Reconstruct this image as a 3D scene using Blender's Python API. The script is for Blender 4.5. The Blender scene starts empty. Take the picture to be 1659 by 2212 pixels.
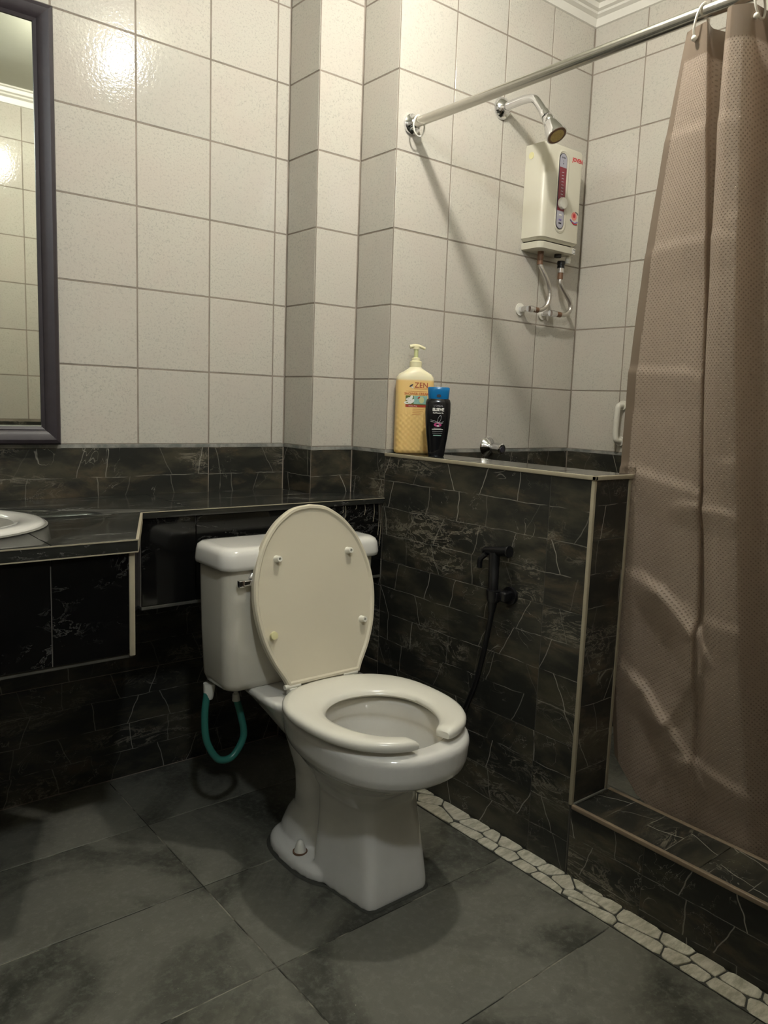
import bpy, bmesh, math, random
from mathutils import Vector, Matrix, noise
random.seed(7)
V = Vector
PI = math.pi
SC = bpy.context.scene
COL = SC.collection

# ------------------------------------------------------------------ camera
yaw, pitch, roll = math.radians(39.224), math.radians(-7.8306), math.radians(2.0964)
fw = V((math.sin(yaw)*math.cos(pitch), math.cos(yaw)*math.cos(pitch), math.sin(pitch)))
rt = V((math.cos(yaw), -math.sin(yaw), 0)); up = rt.cross(fw)
r2 = rt*math.cos(roll) + up*math.sin(roll); u2 = -rt*math.sin(roll) + up*math.cos(roll)
cd = bpy.data.cameras.new('camera'); cam = bpy.data.objects.new('camera', cd); COL.objects.link(cam)
cam.matrix_world = Matrix(((r2.x, u2.x, -fw.x, -1.1919), (r2.y, u2.y, -fw.y, -1.9924), (r2.z, u2.z, -fw.z, 1.0316), (0, 0, 0, 1)))
cd.sensor_fit = 'HORIZONTAL'; cd.sensor_width = 36; cd.lens = 36*1693.04/1659
cd.clip_start = 0.02; cd.clip_end = 50
SC.camera = cam

# ------------------------------------------------------------------ world + exposure
w = bpy.data.worlds.new('world'); SC.world = w; w.use_nodes = True
w.node_tree.nodes['Background'].inputs[0].default_value = (0.75, 0.8, 0.9, 1)
w.node_tree.nodes['Background'].inputs[1].default_value = 0.012
SC.view_settings.view_transform = 'Standard'; SC.view_settings.look = 'None'
SC.view_settings.gamma = 1; SC.view_settings.use_curve_mapping = False
SC.view_settings.exposure = 1.62
LAMP_POS = V((-0.085, -0.94, 2.205)); LAMP_EMIT = 310.0; LAMP_COL = (1.0, 0.96, 0.89)
HALL_POS = V((-1.05, -2.10, 2.17)); HALL_EMIT = 100.0; HALL_COL = (0.90, 0.96, 1.0)

# ------------------------------------------------------------------ node helper
class NT:
    def __init__(s, name):
        s.m = bpy.data.materials.new(name); s.m.use_nodes = True
        s.t = s.m.node_tree; s.b = s.t.nodes['Principled BSDF']; s.out = s.t.nodes['Material Output']
    def n(s, ty, ins=None, **kw):
        nd = s.t.nodes.new(ty)
        for k, v in kw.items(): setattr(nd, k, v)
        for k, v in (ins or {}).items(): s.set(nd.inputs[k], v)
        return nd
    def set(s, sock, v):
        if isinstance(v, bpy.types.NodeSocket): s.t.links.new(v, sock)
        elif isinstance(v, (tuple, list)) and len(v) == 3 and sock.type == 'RGBA': sock.default_value = (*v, 1)
        else: sock.default_value = v
    def mt(s, op, a, b=0.0, c=0.0, clamp=False):
        nd = s.t.nodes.new('ShaderNodeMath'); nd.operation = op; nd.use_clamp = clamp
        s.set(nd.inputs[0], a); s.set(nd.inputs[1], b); s.set(nd.inputs[2], c); return nd.outputs[0]
    def vm(s, op, a, b=(0, 0, 0)):
        nd = s.t.nodes.new('ShaderNodeVectorMath'); nd.operation = op
        s.set(nd.inputs[0], a)
        if op == 'SCALE': s.set(nd.inputs['Scale'], b)
        else: s.set(nd.inputs[1], b)
        return nd.outputs[0]
    def mix(s, f, a, b, mode='MIX'):
        nd = s.t.nodes.new('ShaderNodeMix'); nd.data_type = 'RGBA'; nd.blend_type = mode
        s.set(nd.inputs[0], f); s.set(nd.inputs[6], a); s.set(nd.inputs[7], b); return nd.outputs[2]
    def noise(s, vec, scale, detail=3, rough=.5, dist=0.0):
        nd = s.n('ShaderNodeTexNoise', {'Vector': vec, 'Scale': scale, 'Detail': detail, 'Roughness': rough, 'Distortion': dist})
        return nd.outputs['Fac']
    def ramp(s, f, a, b):            # smooth 0..1 between a and b
        nd = s.t.nodes.new('ShaderNodeMapRange'); nd.interpolation_type = 'SMOOTHSTEP'
        s.set(nd.inputs[0], f); nd.inputs[1].default_value = a; nd.inputs[2].default_value = b; return nd.outputs[0]
    def obj(s, rnd=True):
        tc = s.n('ShaderNodeTexCoord').outputs['Object']
        if not rnd: return tc
        oi = s.n('ShaderNodeObjectInfo')
        return s.vm('ADD', tc, s.vm('SCALE', (3.7, 5.3, 9.1), oi.outputs['Random']))
    def bump(s, h, dist, strength=1.0):
        return s.n('ShaderNodeBump', {'Height': h, 'Distance': dist, 'Strength': strength}).outputs[0]
    def fin(s, col=None, rough=None, metal=None, bump=None, **kw):
        b = s.b
        if col is not None: s.set(b.inputs['Base Color'], col)
        if rough is not None: s.set(b.inputs['Roughness'], rough)
        if metal is not None: s.set(b.inputs['Metallic'], metal)
        if bump is not None: s.set(b.inputs['Normal'], bump)
        for k, v in kw.items(): s.set(b.inputs[k.replace('_', ' ')], v)
        return s.m

def hexc(h, k=1.0):
    c = [int(h[i:i+2], 16)/255 for i in (0, 2, 4)]
    return tuple(k*((x/12.92) if x <= .04045 else ((x+.055)/1.055)**2.4) for x in c)

def plain(name, col, rough=.5, metal=0, var=.06, vs=30, bmp=0.0, **kw):
    t = NT(name); o = t.obj()
    n = t.noise(o, vs, 4)
    c = t.mix(n, tuple(x*(1-var) for x in col), tuple(min(1, x*(1+var)) for x in col))
    r = t.mt('ADD', rough-.03, t.mt('MULTIPLY', n, .06))
    b = t.bump(n, bmp) if bmp else None
    return t.fin(c, r, metal, b, **kw)

M = {}
# white speckled wall tile with orange peel glaze
t = NT('white_tile'); o = t.obj()
sp = t.ramp(t.noise(o, 190, 4, .75), .50, .66); sp2 = t.ramp(t.noise(o, 9, 2), .35, .7)
oi = t.n('ShaderNodeObjectInfo').outputs['Random']
c = t.mix(t.mt('MULTIPLY', sp, .6), hexc('c2beb2'), hexc('9c988f'))
c = t.mix(t.mt('MULTIPLY', sp2, .35), c, hexc('c3b7ad'))
c = t.mix(t.mt('MULTIPLY', oi, .30), c, hexc('b4b2aa'))
h = t.noise(o, 140, 2, .5)
M['tile'] = t.fin(c, .10, 0, t.bump(h, .0006, .6), Specular_IOR_Level=.25)
t = NT('grout'); o = t.obj(False); n = t.noise(o, 14, 4)
M['grout'] = t.fin(t.mix(t.ramp(n, .3, .7), hexc('978c80'), hexc('80776b')), .85, 0, t.bump(t.noise(o, 300, 3), .0006))
t = NT('dark_grout'); o = t.obj(False)
M['dgrout'] = t.fin(t.mix(t.noise(o, 40, 3), hexc('34332e'), hexc('5a574e')), .85)
t = NT('dirty_grout_strip'); o = t.obj(False); n = t.ramp(t.noise(o, 22, 5, .6), .35, .65)
M['strip'] = t.fin(t.mix(n, hexc('6c6f6a'), hexc('9a9890')), .8, 0, t.bump(n, .0008))

def marble(name, gloss, dark):
    """marble printed with courses of crazy blocks (flat print on the tile)"""
    t = NT(name); tc = t.obj(False); oi = t.n('ShaderNodeObjectInfo').outputs['Random']
    o = t.obj()
    sx = t.n('ShaderNodeSeparateXYZ', {0: tc}); X, Y = sx.outputs[0], sx.outputs[1]
    wob = t.noise(o, 11, 3, .6)
    Yw = t.mt('ADD', Y, t.mt('MULTIPLY', t.mt('SUBTRACT', wob, .5), .012))
    Xw = t.mt('ADD', X, t.mt('MULTIPLY', t.mt('SUBTRACT', t.noise(o, 16, 2), .5), .02))
    ry = t.mt('DIVIDE', Yw, .075)
    row = t.mt('FLOOR', ry); fr = t.mt('SUBTRACT', ry, row)
    dh = t.mt('MULTIPLY', t.mt('MINIMUM', fr, t.mt('SUBTRACT', 1.0, fr)), .075)
    rw = t.n('ShaderNodeTexWhiteNoise', {'Vector': t.n('ShaderNodeCombineXYZ', {0: row, 1: t.mt('MULTIPLY', oi, 91.0)}).outputs[0]}, noise_dimensions='2D').outputs[0]
    xs = t.mt('DIVIDE', t.mt('ADD', Xw, t.mt('MULTIPLY', rw, .13)), .125)
    k = t.mt('ROUND', xs)
    wn = t.n('ShaderNodeTexWhiteNoise', {'Vector': t.n('ShaderNodeCombineXYZ', {0: k, 1: t.mt('ADD', row, t.mt('MULTIPLY', oi, 77.0))}).outputs[0]}, noise_dimensions='2D')
    rc = t.n('ShaderNodeSeparateColor', {0: wn.outputs['Color']})
    jit = t.mt('MULTIPLY', t.mt('SUBTRACT', rc.outputs[0], .5), .5)
    slope = t.mt('MULTIPLY', t.mt('MULTIPLY', t.mt('SUBTRACT', rc.outputs[1], .5), 1.1), t.mt('SUBTRACT', fr, .5))
    dv = t.mt('MULTIPLY', t.mt('ABSOLUTE', t.mt('SUBTRACT', t.mt('SUBTRACT', xs, k), t.mt('ADD', jit, t.mt('MULTIPLY', slope, .6)))), .125)
    fade = t.ramp(t.noise(o, 17, 3, .6), .36, .62)
    lh = t.mt('MULTIPLY', t.mt('SUBTRACT', 1.0, t.ramp(dh, .0003, .0015)), t.mt('MULTIPLY', fade, .42))
    lv = t.mt('MULTIPLY', t.mt('SUBTRACT', 1.0, t.ramp(dv, .0004, .0018)), t.mt('ADD', t.mt('MULTIPLY', rc.outputs[2], .6), .05))
    lines = t.mt('MAXIMUM', lh, lv)
    # diagonal veins in clusters
    rot = t.n('ShaderNodeMapping', {'Vector': o, 'Rotation': (0, 0, .75), 'Scale': (1, 2.6, 1)}).outputs[0]
    vn = t.noise(rot, 11, 8, .7, 1.2)
    vein = t.mt('SUBTRACT', 1.0, t.ramp(t.mt('ABSOLUTE', t.mt('SUBTRACT', vn, .5)), 0.0, .035))
    clus = t.ramp(t.noise(rot, 3.2, 3, .55), .50, .68)
    vein = t.mt('MULTIPLY', vein, t.mt('MULTIPLY', clus, .8))
    vn2 = t.noise(o, 7, 4, .6, 1.5)
    thin = t.mt('MULTIPLY', t.mt('SUBTRACT', 1.0, t.ramp(t.mt('ABSOLUTE', t.mt('SUBTRACT', vn2, .5)), 0, .006)), t.mt('MULTIPLY', t.ramp(t.noise(o, 8, 2), .5, .62), .5))
    pat = t.ramp(t.noise(rot, 5, 5, .6), .42, .68)
    base = t.mix(pat, hexc('20211d', dark), hexc('4a4638', dark))
    base = t.mix(t.mt('MULTIPLY', t.ramp(t.noise(rot, 6, 5, .65, .5), .52, .70), .45), base, hexc('6b5c46', dark))
    base = t.mix(t.mt('MULTIPLY', t.noise(o, 60, 4, .7), .30), base, hexc('3a3b38', dark))
    base = t.mix(vein, base, hexc('90897a', min(1, dark*1.1)))
    base = t.mix(thin, base, hexc('a8a498', min(1, dark*1.1)))
    base = t.mix(lines, base, hexc('b3afa4', min(1, dark)))
    hb = t.mt('ADD', t.mt('MULTIPLY', t.noise(o, 26, 4, .6), .6), t.mt('MULTIPLY', lines, -.5))
    return t.fin(base, gloss, 0, t.bump(hb, .0006), Specular_IOR_Level=.4)
M['marble'] = marble('printed_marble', .40, .98)
M['marble_low'] = M['marble']

def polished(name, veins, base, rough):
    t = NT(name); o = t.obj()
    rot = t.n('ShaderNodeMapping', {'Vector': o, 'Rotation': (0, 0, .12), 'Scale': (1, 3.5, 2)}).outputs[0]
    vn = t.noise(rot, 12, 7, .7, .6)
    vein = t.mt('SUBTRACT', 1.0, t.ramp(t.mt('ABSOLUTE', t.mt('SUBTRACT', vn, .52)), 0, .02))
    cl = t.ramp(t.noise(rot, 5, 4, .6), .48, .66)
    dots = t.ramp(t.noise(rot, 55, 3, .6), .66, .74)
    f = t.mt('MULTIPLY', t.mt('MAXIMUM', t.mt('MULTIPLY', vein, cl), t.mt('MULTIPLY', dots, cl)), veins)
    c = t.mix(t.noise(o, 20, 3), tuple(x*.7 for x in base), tuple(x*1.4 for x in base))
    c = t.mix(f, c, hexc('aaa8a2'))
    return t.fin(c, rough, 0, t.bump(t.noise(o, 6, 3), .0008), Specular_IOR_Level=.5)
M['polish'] = polished('black_polished_tile', .18, hexc('0c0c0c'), .07)
M['ctop'] = polished('counter_polished_tile', .85, hexc('2b2b28'), .13)

t = NT('slate_floor'); o = t.obj()
a = t.noise(o, 2.3, 7, .62, 1.4); b_ = t.noise(o, 70, 5, .7)
c = t.mix(t.ramp(a, .36, .62), hexc('3d3d36'), hexc('6b6a60'))
c = t.mix(t.mt('MULTIPLY', t.ramp(b_, .45, .7), .28), c, hexc('8b8c80'))
c = t.mix(t.mt('MULTIPLY', t.ramp(t.noise(o, 6, 5, .7), .55, .7), .2), c, hexc('5a5848'))
fl = t.ramp(t.noise(o, 190, 2, .5), .74, .80)
c = t.mix(t.mt('MULTIPLY', fl, .6), c, hexc('a5a496'))
hh = t.mt('ADD', t.mt('MULTIPLY', t.noise(o, 9, 6, .65, .8), 1.0), t.mt('MULTIPLY', b_, .25))
M['slate'] = t.fin(c, .5, 0, t.bump(hh, .004, .7), Specular_IOR_Level=.35)
t = NT('floor_grout'); o = t.obj(False)
M['fgrout'] = t.fin(t.mix(t.ramp(t.noise(o, 10, 4, .6), .45, .62), hexc('26261f'), hexc('8f8c7c')), .8)
t = NT('pale_stone'); o = t.obj()
rot = t.n('ShaderNodeMapping', {'Vector': o, 'Rotation': (0, 0, .8), 'Scale': (1, 3, 1)}).outputs[0]
a = t.noise(rot, 26, 6, .7); oi = t.n('ShaderNodeObjectInfo').outputs['Random']
c = t.mix(t.ramp(a, .3, .7), hexc('96937f'), hexc('d6d2c0'))
c = t.mix(t.mt('MULTIPLY', oi, .35), c, hexc('a59c8c'))
M['stone'] = t.fin(c, .45, 0, t.bump(a, .002, .8))
M['porc'] = plain('porcelain', hexc('dcdad3'), .12, var=.015, vs=6, Coat_Weight=.4, Coat_Roughness=.05)
M['porct'] = plain('tank_porcelain', hexc('d6d1c2'), .16, var=.015, vs=6, Coat_Weight=.3, Coat_Roughness=.05)
t = NT('stained_porcelain_bowl'); o = t.obj(False)
sx = t.n('ShaderNodeSeparateXYZ', {0: o}); st = t.mt('MULTIPLY', t.ramp(t.mt('MULTIPLY', sx.outputs[2], -1.0), -.335, -.27), t.ramp(t.noise(o, 9, 4), .3, .6))
inside = t.ramp(t.noise(o, 11, 4, .6), .4, .65)
c = t.mix(inside, hexc('dcdad3'), hexc('d8d6cf'))
M['bowl'] = t.fin(c, .12, 0, None, Coat_Weight=.4, Coat_Roughness=.05)
t = NT('mineral_stain'); o = t.obj(False); n = t.noise(o, 14, 5, .65)
M['stain'] = t.fin(t.mix(t.ramp(n, .3, .7), hexc('b5a286'), hexc('9a8263')), .35)
M['seat'] = plain('seat_plastic', hexc('e4e1d4'), .22, var=.01, vs=5)
M['lid'] = plain('lid_plastic', hexc('d2cab4'), .30, var=.015, vs=8)
M['yplastic'] = plain('yellowed_rubber', hexc('d8d2a0'), .5)
M['chrome'] = plain('chrome', (.78, .78, .80), .09, 1, var=.03)
M['steel'] = plain('brushed_steel', (.62, .60, .55), .24, 1, var=.08, vs=60)
M['blackp'] = plain('black_plastic', (.006, .006, .007), .35)
M['hoseb'] = plain('black_hose', (.005, .005, .006), .4)
M['braid'] = plain('braided_steel', (.60, .57, .53), .35, 1, var=.15, vs=300, bmp=.001)
M['rust'] = plain('rusty_brass', hexc('72543f'), .5, .2, var=.3, vs=120)
M['whitep'] = plain('white_plastic', hexc('dedbd0'), .35)
M['heater'] = plain('cream_plastic', hexc('cbc7b6'), .38, var=.02, vs=8)
M['heaterd'] = plain('dark_recess', hexc('3a3630'), .7)
M['red'] = plain('red_print', hexc('7c2b38'), .35)
M['redt'] = plain('red_lettering', hexc('c8323c'), .5)
M['grey'] = plain('grey_print', hexc('a9a8b4'), .35)
M['pinkp'] = plain('pink_print', hexc('e08a80'), .5)
M['purp'] = plain('purple_print', hexc('7a6aa8'), .5)
M['darkp'] = plain('dark_print', hexc('33303a'), .5)
M['trim'] = plain('cream_trim', hexc('a39a84'), .45, var=.12, vs=40)
M['trimb'] = plain('brown_trim', hexc('857561'), .4, var=.15, vs=40)
M['frame'] = plain('dark_frame', hexc('322c30'), .42, var=.25, vs=50)
M['framei'] = plain('black_frame_lip', hexc('0e0d0e'), .3)
t = NT('mirror_glass'); M['mirror'] = t.fin((.84, .87, .80), .015, 1.0)
t = NT('mirror_worn_silver'); o = t.obj(False); M['worn'] = t.fin(t.mix(t.noise(o, 60, 4), hexc('a8aca0'), hexc('cfd2c6')), .35, .6)
M['ceil'] = plain('ceiling_board', hexc('b9b9a9'), .8, var=.03)
M['mould'] = plain('white_moulding', hexc('dcd9cf'), .4, var=.03)
M['bed'] = plain('dark_mortar', hexc('3a3a33'), .8)
M['teal'] = plain('teal_hose', hexc('2f7166'), .35)
M['caulk'] = plain('grey_caulk', hexc('7c7a72'), .8, var=.2, vs=90, bmp=.001)
t = NT('toilet_water'); M['water'] = t.fin((.75, .76, .68), .02, 0, None, Specular_IOR_Level=.6)
# bottles
t = NT('yellow_gel_bottle'); o = t.obj(False)
sx = t.n('ShaderNodeSeparateXYZ', {0: o})
fx = t.mt('SINE', t.mt('MULTIPLY', sx.outputs[0], 2*PI/.015)); fz = t.mt('SINE', t.mt('MULTIPLY', sx.outputs[2], 2*PI/.015))
dm = t.mt('MULTIPLY', t.mt('MULTIPLY', fx, fz), t.mt('SUBTRACT', 1.0, t.ramp(sx.outputs[2], .105, .115)))
gel = t.mix(t.ramp(sx.outputs[2], .196, .204), hexc('f0cb84'), hexc('efe6c4'))
M['gel'] = t.fin(gel, .35, 0, t.bump(dm, .0009, .35), Subsurface_Weight=.15, Subsurface_Radius=(.02, .014, .006), Subsurface_Scale=.5)
M['pump'] = plain('cream_pump', hexc('e6dfb8'), .35)
M['pumps'] = plain('pale_green_stem', hexc('cfd29a'), .35)
M['shblack'] = plain('black_gloss_bottle', (.006, .006, .007), .18)
M['blue'] = plain('blue_cap', hexc('1470ac'), .2)
M['orange'] = plain('orange_print', hexc('c4643a'), .5)
M['brick'] = plain('brick_red_print', hexc('a83c28'), .5)
M['whitepr'] = plain('white_print', hexc('e8e6e0'), .5)
M['silverpr'] = plain('silver_print', hexc('a9a7a8'), .4)
M['magenta'] = plain('magenta_print', hexc('b8407c'), .4)
M['mint'] = plain('mint_print', hexc('8db8ac'), .5)
M['leaf'] = plain('leaf_print', hexc('5d6a2c'), .5)
# curtain
t = NT('curtain_vinyl'); uv = t.n('ShaderNodeUVMap').outputs[0]
sx = t.n('ShaderNodeSeparateXYZ', {0: uv})
P = .0095
u = t.mt('DIVIDE', sx.outputs[0], P); v_ = t.mt('DIVIDE', sx.outputs[1], P)
cu = t.mt('COSINE', t.mt('MULTIPLY', u, 2*PI)); cv = t.mt('COSINE', t.mt('MULTIPLY', v_, 2*PI))
cell = t.mt('MULTIPLY', cu, cv)
dot = t.ramp(cell, .45, .95)
hemz = t.n('ShaderNodeAttribute', attribute_name='hem').outputs['Fac']
flat = t.mt('SUBTRACT', 1.0, hemz)
col = t.mix(t.mt('MULTIPLY', dot, t.mt('MULTIPLY', flat, .16)), hexc('b8a797'), hexc('6e5f52'))
col = t.mix(t.mt('MULTIPLY', hemz, .7), col, hexc('756554'))
bp = t.bump(t.mt('MULTIPLY', dot, flat), .0022, .9)
t.fin(col, .27, 0, bp, Specular_IOR_Level=.55)
tr = t.n('ShaderNodeBsdfTranslucent', {'Color': col, 'Normal': bp})
mx = t.n('ShaderNodeMixShader', {0: .28, 1: t.b.outputs[0], 2: tr.outputs[0]})
t.t.links.new(mx.outputs[0], t.out.inputs[0]); M['curtain'] = t.m
t = NT('bulb_glass'); M['bulb'] = t.fin((.9, .9, .88), .3, 0, None, Emission_Color=LAMP_COL, Emission_Strength=LAMP_EMIT)

t = NT('globe_glass'); M['globe'] = t.fin((.9, .9, .9), .3, 0, None, Emission_Color=HALL_COL, Emission_Strength=HALL_EMIT)
# ------------------------------------------------------------------ mesh helpers
WO = {}
def link(name, me, parent=None, loc=(0, 0, 0)):
    o = bpy.data.objects.new(name, me); COL.objects.link(o)
    if parent is not None: o.parent = parent
    o.location = loc
    return o
class MB:
    def __init__(s): s.v = []; s.f = []
    def add(s, vs, fs):
        k = len(s.v); s.v += [V(p) for p in vs]; s.f += [tuple(i+k for i in f) for f in fs]; return s
    def box(s, lo, hi, b=0.0):
        bm = bmesh.new(); bmesh.ops.create_cube(bm, size=1)
        lo, hi = V(lo), V(hi)
        for p in bm.verts: p.co = V(((lo[i]+hi[i])/2 + p.co[i]*(hi[i]-lo[i])) for i in range(3))
        if b: bmesh.ops.bevel(bm, geom=bm.edges[:], offset=b, segments=3, profile=.5, affect='EDGES')
        return s.bm(bm)
    def bm(s, bm):
        bm.verts.index_update()
        s.add([p.co.copy() for p in bm.verts], [[q.index for q in f.verts] for f in bm.faces]); bm.free(); return s
    def rings(s, rings, cap=True, close=False):
        n = len(rings[0]); vs = [p for r in rings for p in r]; fs = []
        m = len(rings)
        for i in range(m if close else m-1):
            a, b = i*n, ((i+1) % m)*n
            for j in range(n): fs.append((a+j, a+(j+1) % n, b+(j+1) % n, b+j))
        if cap and not close: fs.append(tuple(range(n))[::-1]); fs.append(tuple(range((m-1)*n, m*n)))
        return s.add(vs, fs)
    def cyl(s, p0, p1, r0, r1=None, n=24, prof=None):
        p0, p1 = V(p0), V(p1); r1 = r0 if r1 is None else r1
        prof = prof or [(0, r0), (1, r1)]
        d = p1-p0; z = d.normalized(); x = z.orthogonal().normalized(); y = z.cross(x)
        return s.rings([[p0+d*t_+(x*math.cos(a)+y*math.sin(a))*max(r, 1e-5) for a in [2*PI*k/n for k in range(n)]] for t_, r in prof])
    def tube(s, pts, r, n=12, sub=8, rf=None):
        P = spline(pts, sub); rs = []
        tan = [(P[min(i+1, len(P)-1)]-P[max(i-1, 0)]).normalized() for i in range(len(P))]
        x = tan[0].orthogonal().normalized()
        for i, p in enumerate(P):
            x = (x-tan[i]*x.dot(tan[i])).normalized(); y = tan[i].cross(x)
            rr = rf(i/(len(P)-1)) if rf else r
            rs.append([p+(x*math.cos(a)+y*math.sin(a))*rr for a in [2*PI*k/n for k in range(n)]])
        return s.rings(rs)
    def sphere(s, c, r, n=20, sc=(1, 1, 1)):
        bm = bmesh.new(); bmesh.ops.create_uvsphere(bm, u_segments=n, v_segments=n//2, radius=1)
        for p in bm.verts: p.co = V(c)+V((p.co.x*r*sc[0], p.co.y*r*sc[1], p.co.z*r*sc[2]))
        return s.bm(bm)
    def poly(s, pts, N, th):
        """prism: polygon pts extruded by N*th"""
        n = len(pts); a = [V(p) for p in pts]; b = [p+V(N)*th for p in a]
        return s.add(a+b, [tuple(range(n))[::-1], tuple(range(n, 2*n))]+[(i, (i+1) % n, (i+1) % n+n, i+n) for i in range(n)])
    def build(s, name, mat, parent=None, ang=40, world=True, origin=None):
        off = WO.get(parent.name, V((0, 0, 0))) if parent is not None and world else V((0, 0, 0))
        if parent is None and origin is not None: off = V(origin)
        me = bpy.data.meshes.new(name)
        me.from_pydata([p-off for p in s.v], [], s.f)
        bm = bmesh.new(); bm.from_mesh(me); bmesh.ops.recalc_face_normals(bm, faces=bm.faces[:]); bm.to_mesh(me); bm.free()
        for p in me.polygons: p.use_smooth = True
        me.set_sharp_from_angle(angle=math.radians(ang))
        me.materials.append(mat)
        o = link(name, me, parent)
        if parent is None: o.location = off
        WO[o.name] = off.copy()
        return o
def spline(pts, sub=8):
    P = [V(p) for p in pts]; out = []
    if len(P) < 3:
        return [P[0].lerp(P[-1], k/4) for k in range(5)]
    Q = [P[0]*2-P[1]]+P+[P[-1]*2-P[-2]]
    for i in range(1, len(Q)-2):
        for k in range(sub):
            t_ = k/sub; a, b, c, d = Q[i-1], Q[i], Q[i+1], Q[i+2]
            out.append(.5*((2*b)+(c-a)*t_+(2*a-5*b+4*c-d)*t_*t_+(3*b-a-3*c+d)*t_**3))
    out.append(P[-1]); return out
def thing(name, label, cat, loc, group=None):
    o = bpy.data.objects.new(name, None); COL.objects.link(o); o.location = loc; o.empty_display_size = .05
    o['label'] = label; o['category'] = cat
    if group: o['group'] = group
    WO[o.name] = V(loc); return o
def tag(o, label, cat): o['label'] = label; o['category'] = cat; return o
def struct(mb, name, mat, label=None):
    o = mb.build(name, mat); o['kind'] = 'structure'
    return o
def boolean_cut(o, cutter):
    m = o.modifiers.new('b', 'BOOLEAN'); m.object = cutter; m.operation = 'DIFFERENCE'; m.solver = 'EXACT'
    bpy.context.view_layer.update()
    me = bpy.data.meshes.new_from_object(o.evaluated_get(bpy.context.evaluated_depsgraph_get()))
    o.modifiers.clear(); o.data = me

# tiles: local x = u, y = v, z = out of the wall
CACHE = {}
def tile_mesh(u0, v0, u1, v1, depth, ch, mat):
    key = tuple(round(x, 4) for x in (u0, v0, u1, v1, depth, ch))+(mat.name,)
    if key in CACHE: return CACHE[key]
    a = [(u0+ch, v0+ch, 0), (u1-ch, v0+ch, 0), (u1-ch, v1-ch, 0), (u0+ch, v1-ch, 0)]
    b = [(u0, v0, -ch*.8), (u1, v0, -ch*.8), (u1, v1, -ch*.8), (u0, v1, -ch*.8)]
    c = [(x, y, -depth) for x, y, z in b]
    fs = [(0, 1, 2, 3)]+[(4+i, 4+(i+1) % 4, (i+1) % 4, i) for i in range(4)]+[(8+i, 8+(i+1) % 4, 4+(i+1) % 4, 4+i) for i in range(4)]+[(11, 10, 9, 8)]
    me = bpy.data.meshes.new('tile'); me.from_pydata(a+b+c, [], fs); me.materials.append(mat); me.update()
    CACHE[key] = me; return me
def frame(o, U, Vv):
    U, Vv = V(U), V(Vv); N = U.cross(Vv)
    return Matrix(((U.x, Vv.x, N.x, o[0]), (U.y, Vv.y, N.y, o[1]), (U.z, Vv.z, N.z, o[2]), (0, 0, 0, 1)))
def tiles(parent, mat, O, U, Vv, us, vs, g=.004, depth=.003, ch=.0008, nomu=None, nomv=None, jitter=.0003, name='tile', skip=None):
    """us, vs: joint positions; nomu/nomv: nominal tile size for cut tiles' pattern"""
    N = V(U).cross(V(Vv))
    for i in range(len(us)-1):
        for j in range(len(vs)-1):
            if skip and skip(us[i], us[i+1], vs[j], vs[j+1]): continue
            h = .5*g
            o = bpy.data.objects.new(name, tile_mesh(h, h, us[i+1]-us[i]-h, vs[j+1]-vs[j]-h, depth, ch, mat)); COL.objects.link(o)
            o.parent = parent
            p = V(O)+V(U)*us[i]+V(Vv)*vs[j]+N*random.uniform(-jitter, jitter)
            o.matrix_local = frame(p-WO.get(parent.name, V((0, 0, 0))), U, Vv)
def rng(a, b, st):
    r = []; x = a
    while x < b-1e-6: r.append(round(x, 5)); x += st
    r.append(b); return r

# ================================================================== SETTING
ZW = .902                                   # foot of the white tiles
zs_white = [.905, 1.1, 1.3, 1.5, 1.7, 1.9, 2.1, 2.245]
zs_dark = [0.0, .297, .597, .897]
X1, Y1, X2, Y2, X3 = .041, -.1465, .185, -.302, .985
XL, YF = -1.62, -1.82
G = .0008
Z = (0, 0, 1)

floor = struct(MB().box((XL-.1, -2.7, -.08), (1.09, .1, -.0015)), 'floor', M['fgrout'])
tiles(floor, M['slate'], (0, 0, 0), (1, 0, 0), (0, 1, 0), [-1.62, -1.09, -.49, .112], [-2.67, -2.37, -2.07, -1.77, -1.47, -1.17, -.87, -.57, -.27, 0], g=.0028, depth=.006, ch=.0010)
tiles(floor, M['slate'], (0, 0, 0), (1, 0, 0), (0, 1, 0), [.325, .625, .985], [-1.8, -1.5, -1.2, -.9, -.6, -.302], g=.003, depth=.006, ch=.0008)

MB().box((.1125, YF, -.004), (.1848, -.302, .0003)).build('stone_bed', M['bed'], floor)
# --- strip of irregular pale stones between the floor tiles and the shower kerb
def clip(poly, a, b, c):                    # keep a x + b y <= c
    out = []
    for i in range(len(poly)):
        p, q = poly[i], poly[(i+1) % len(poly)]; dp, dq = a*p[0]+b*p[1]-c, a*q[0]+b*q[1]-c
        if dp <= 0: out.append(p)
        if dp*dq < 0: t_ = dp/(dp-dq); out.append((p[0]+(q[0]-p[0])*t_, p[1]+(q[1]-p[1])*t_))
    return out
rs = random.Random(11)
x0, x1 = .1135, .1845; seeds = []
y = -.31
while y > -1.80:
    st = rs.choice([.05, .07, .10])
    if rs.random() < .78:
        k = rs.uniform(.3, .7)
        seeds.append((x0+(x1-x0)*k*.5, y+rs.uniform(-.03, .03))); seeds.append((x0+(x1-x0)*(k*.5+.5), y+rs.uniform(-.03, .03)))
    else: seeds.append(((x0+x1)/2+rs.uniform(-.01, .01), y))
    y -= st
SX = 2.0                                    # metric that favours long stones
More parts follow.
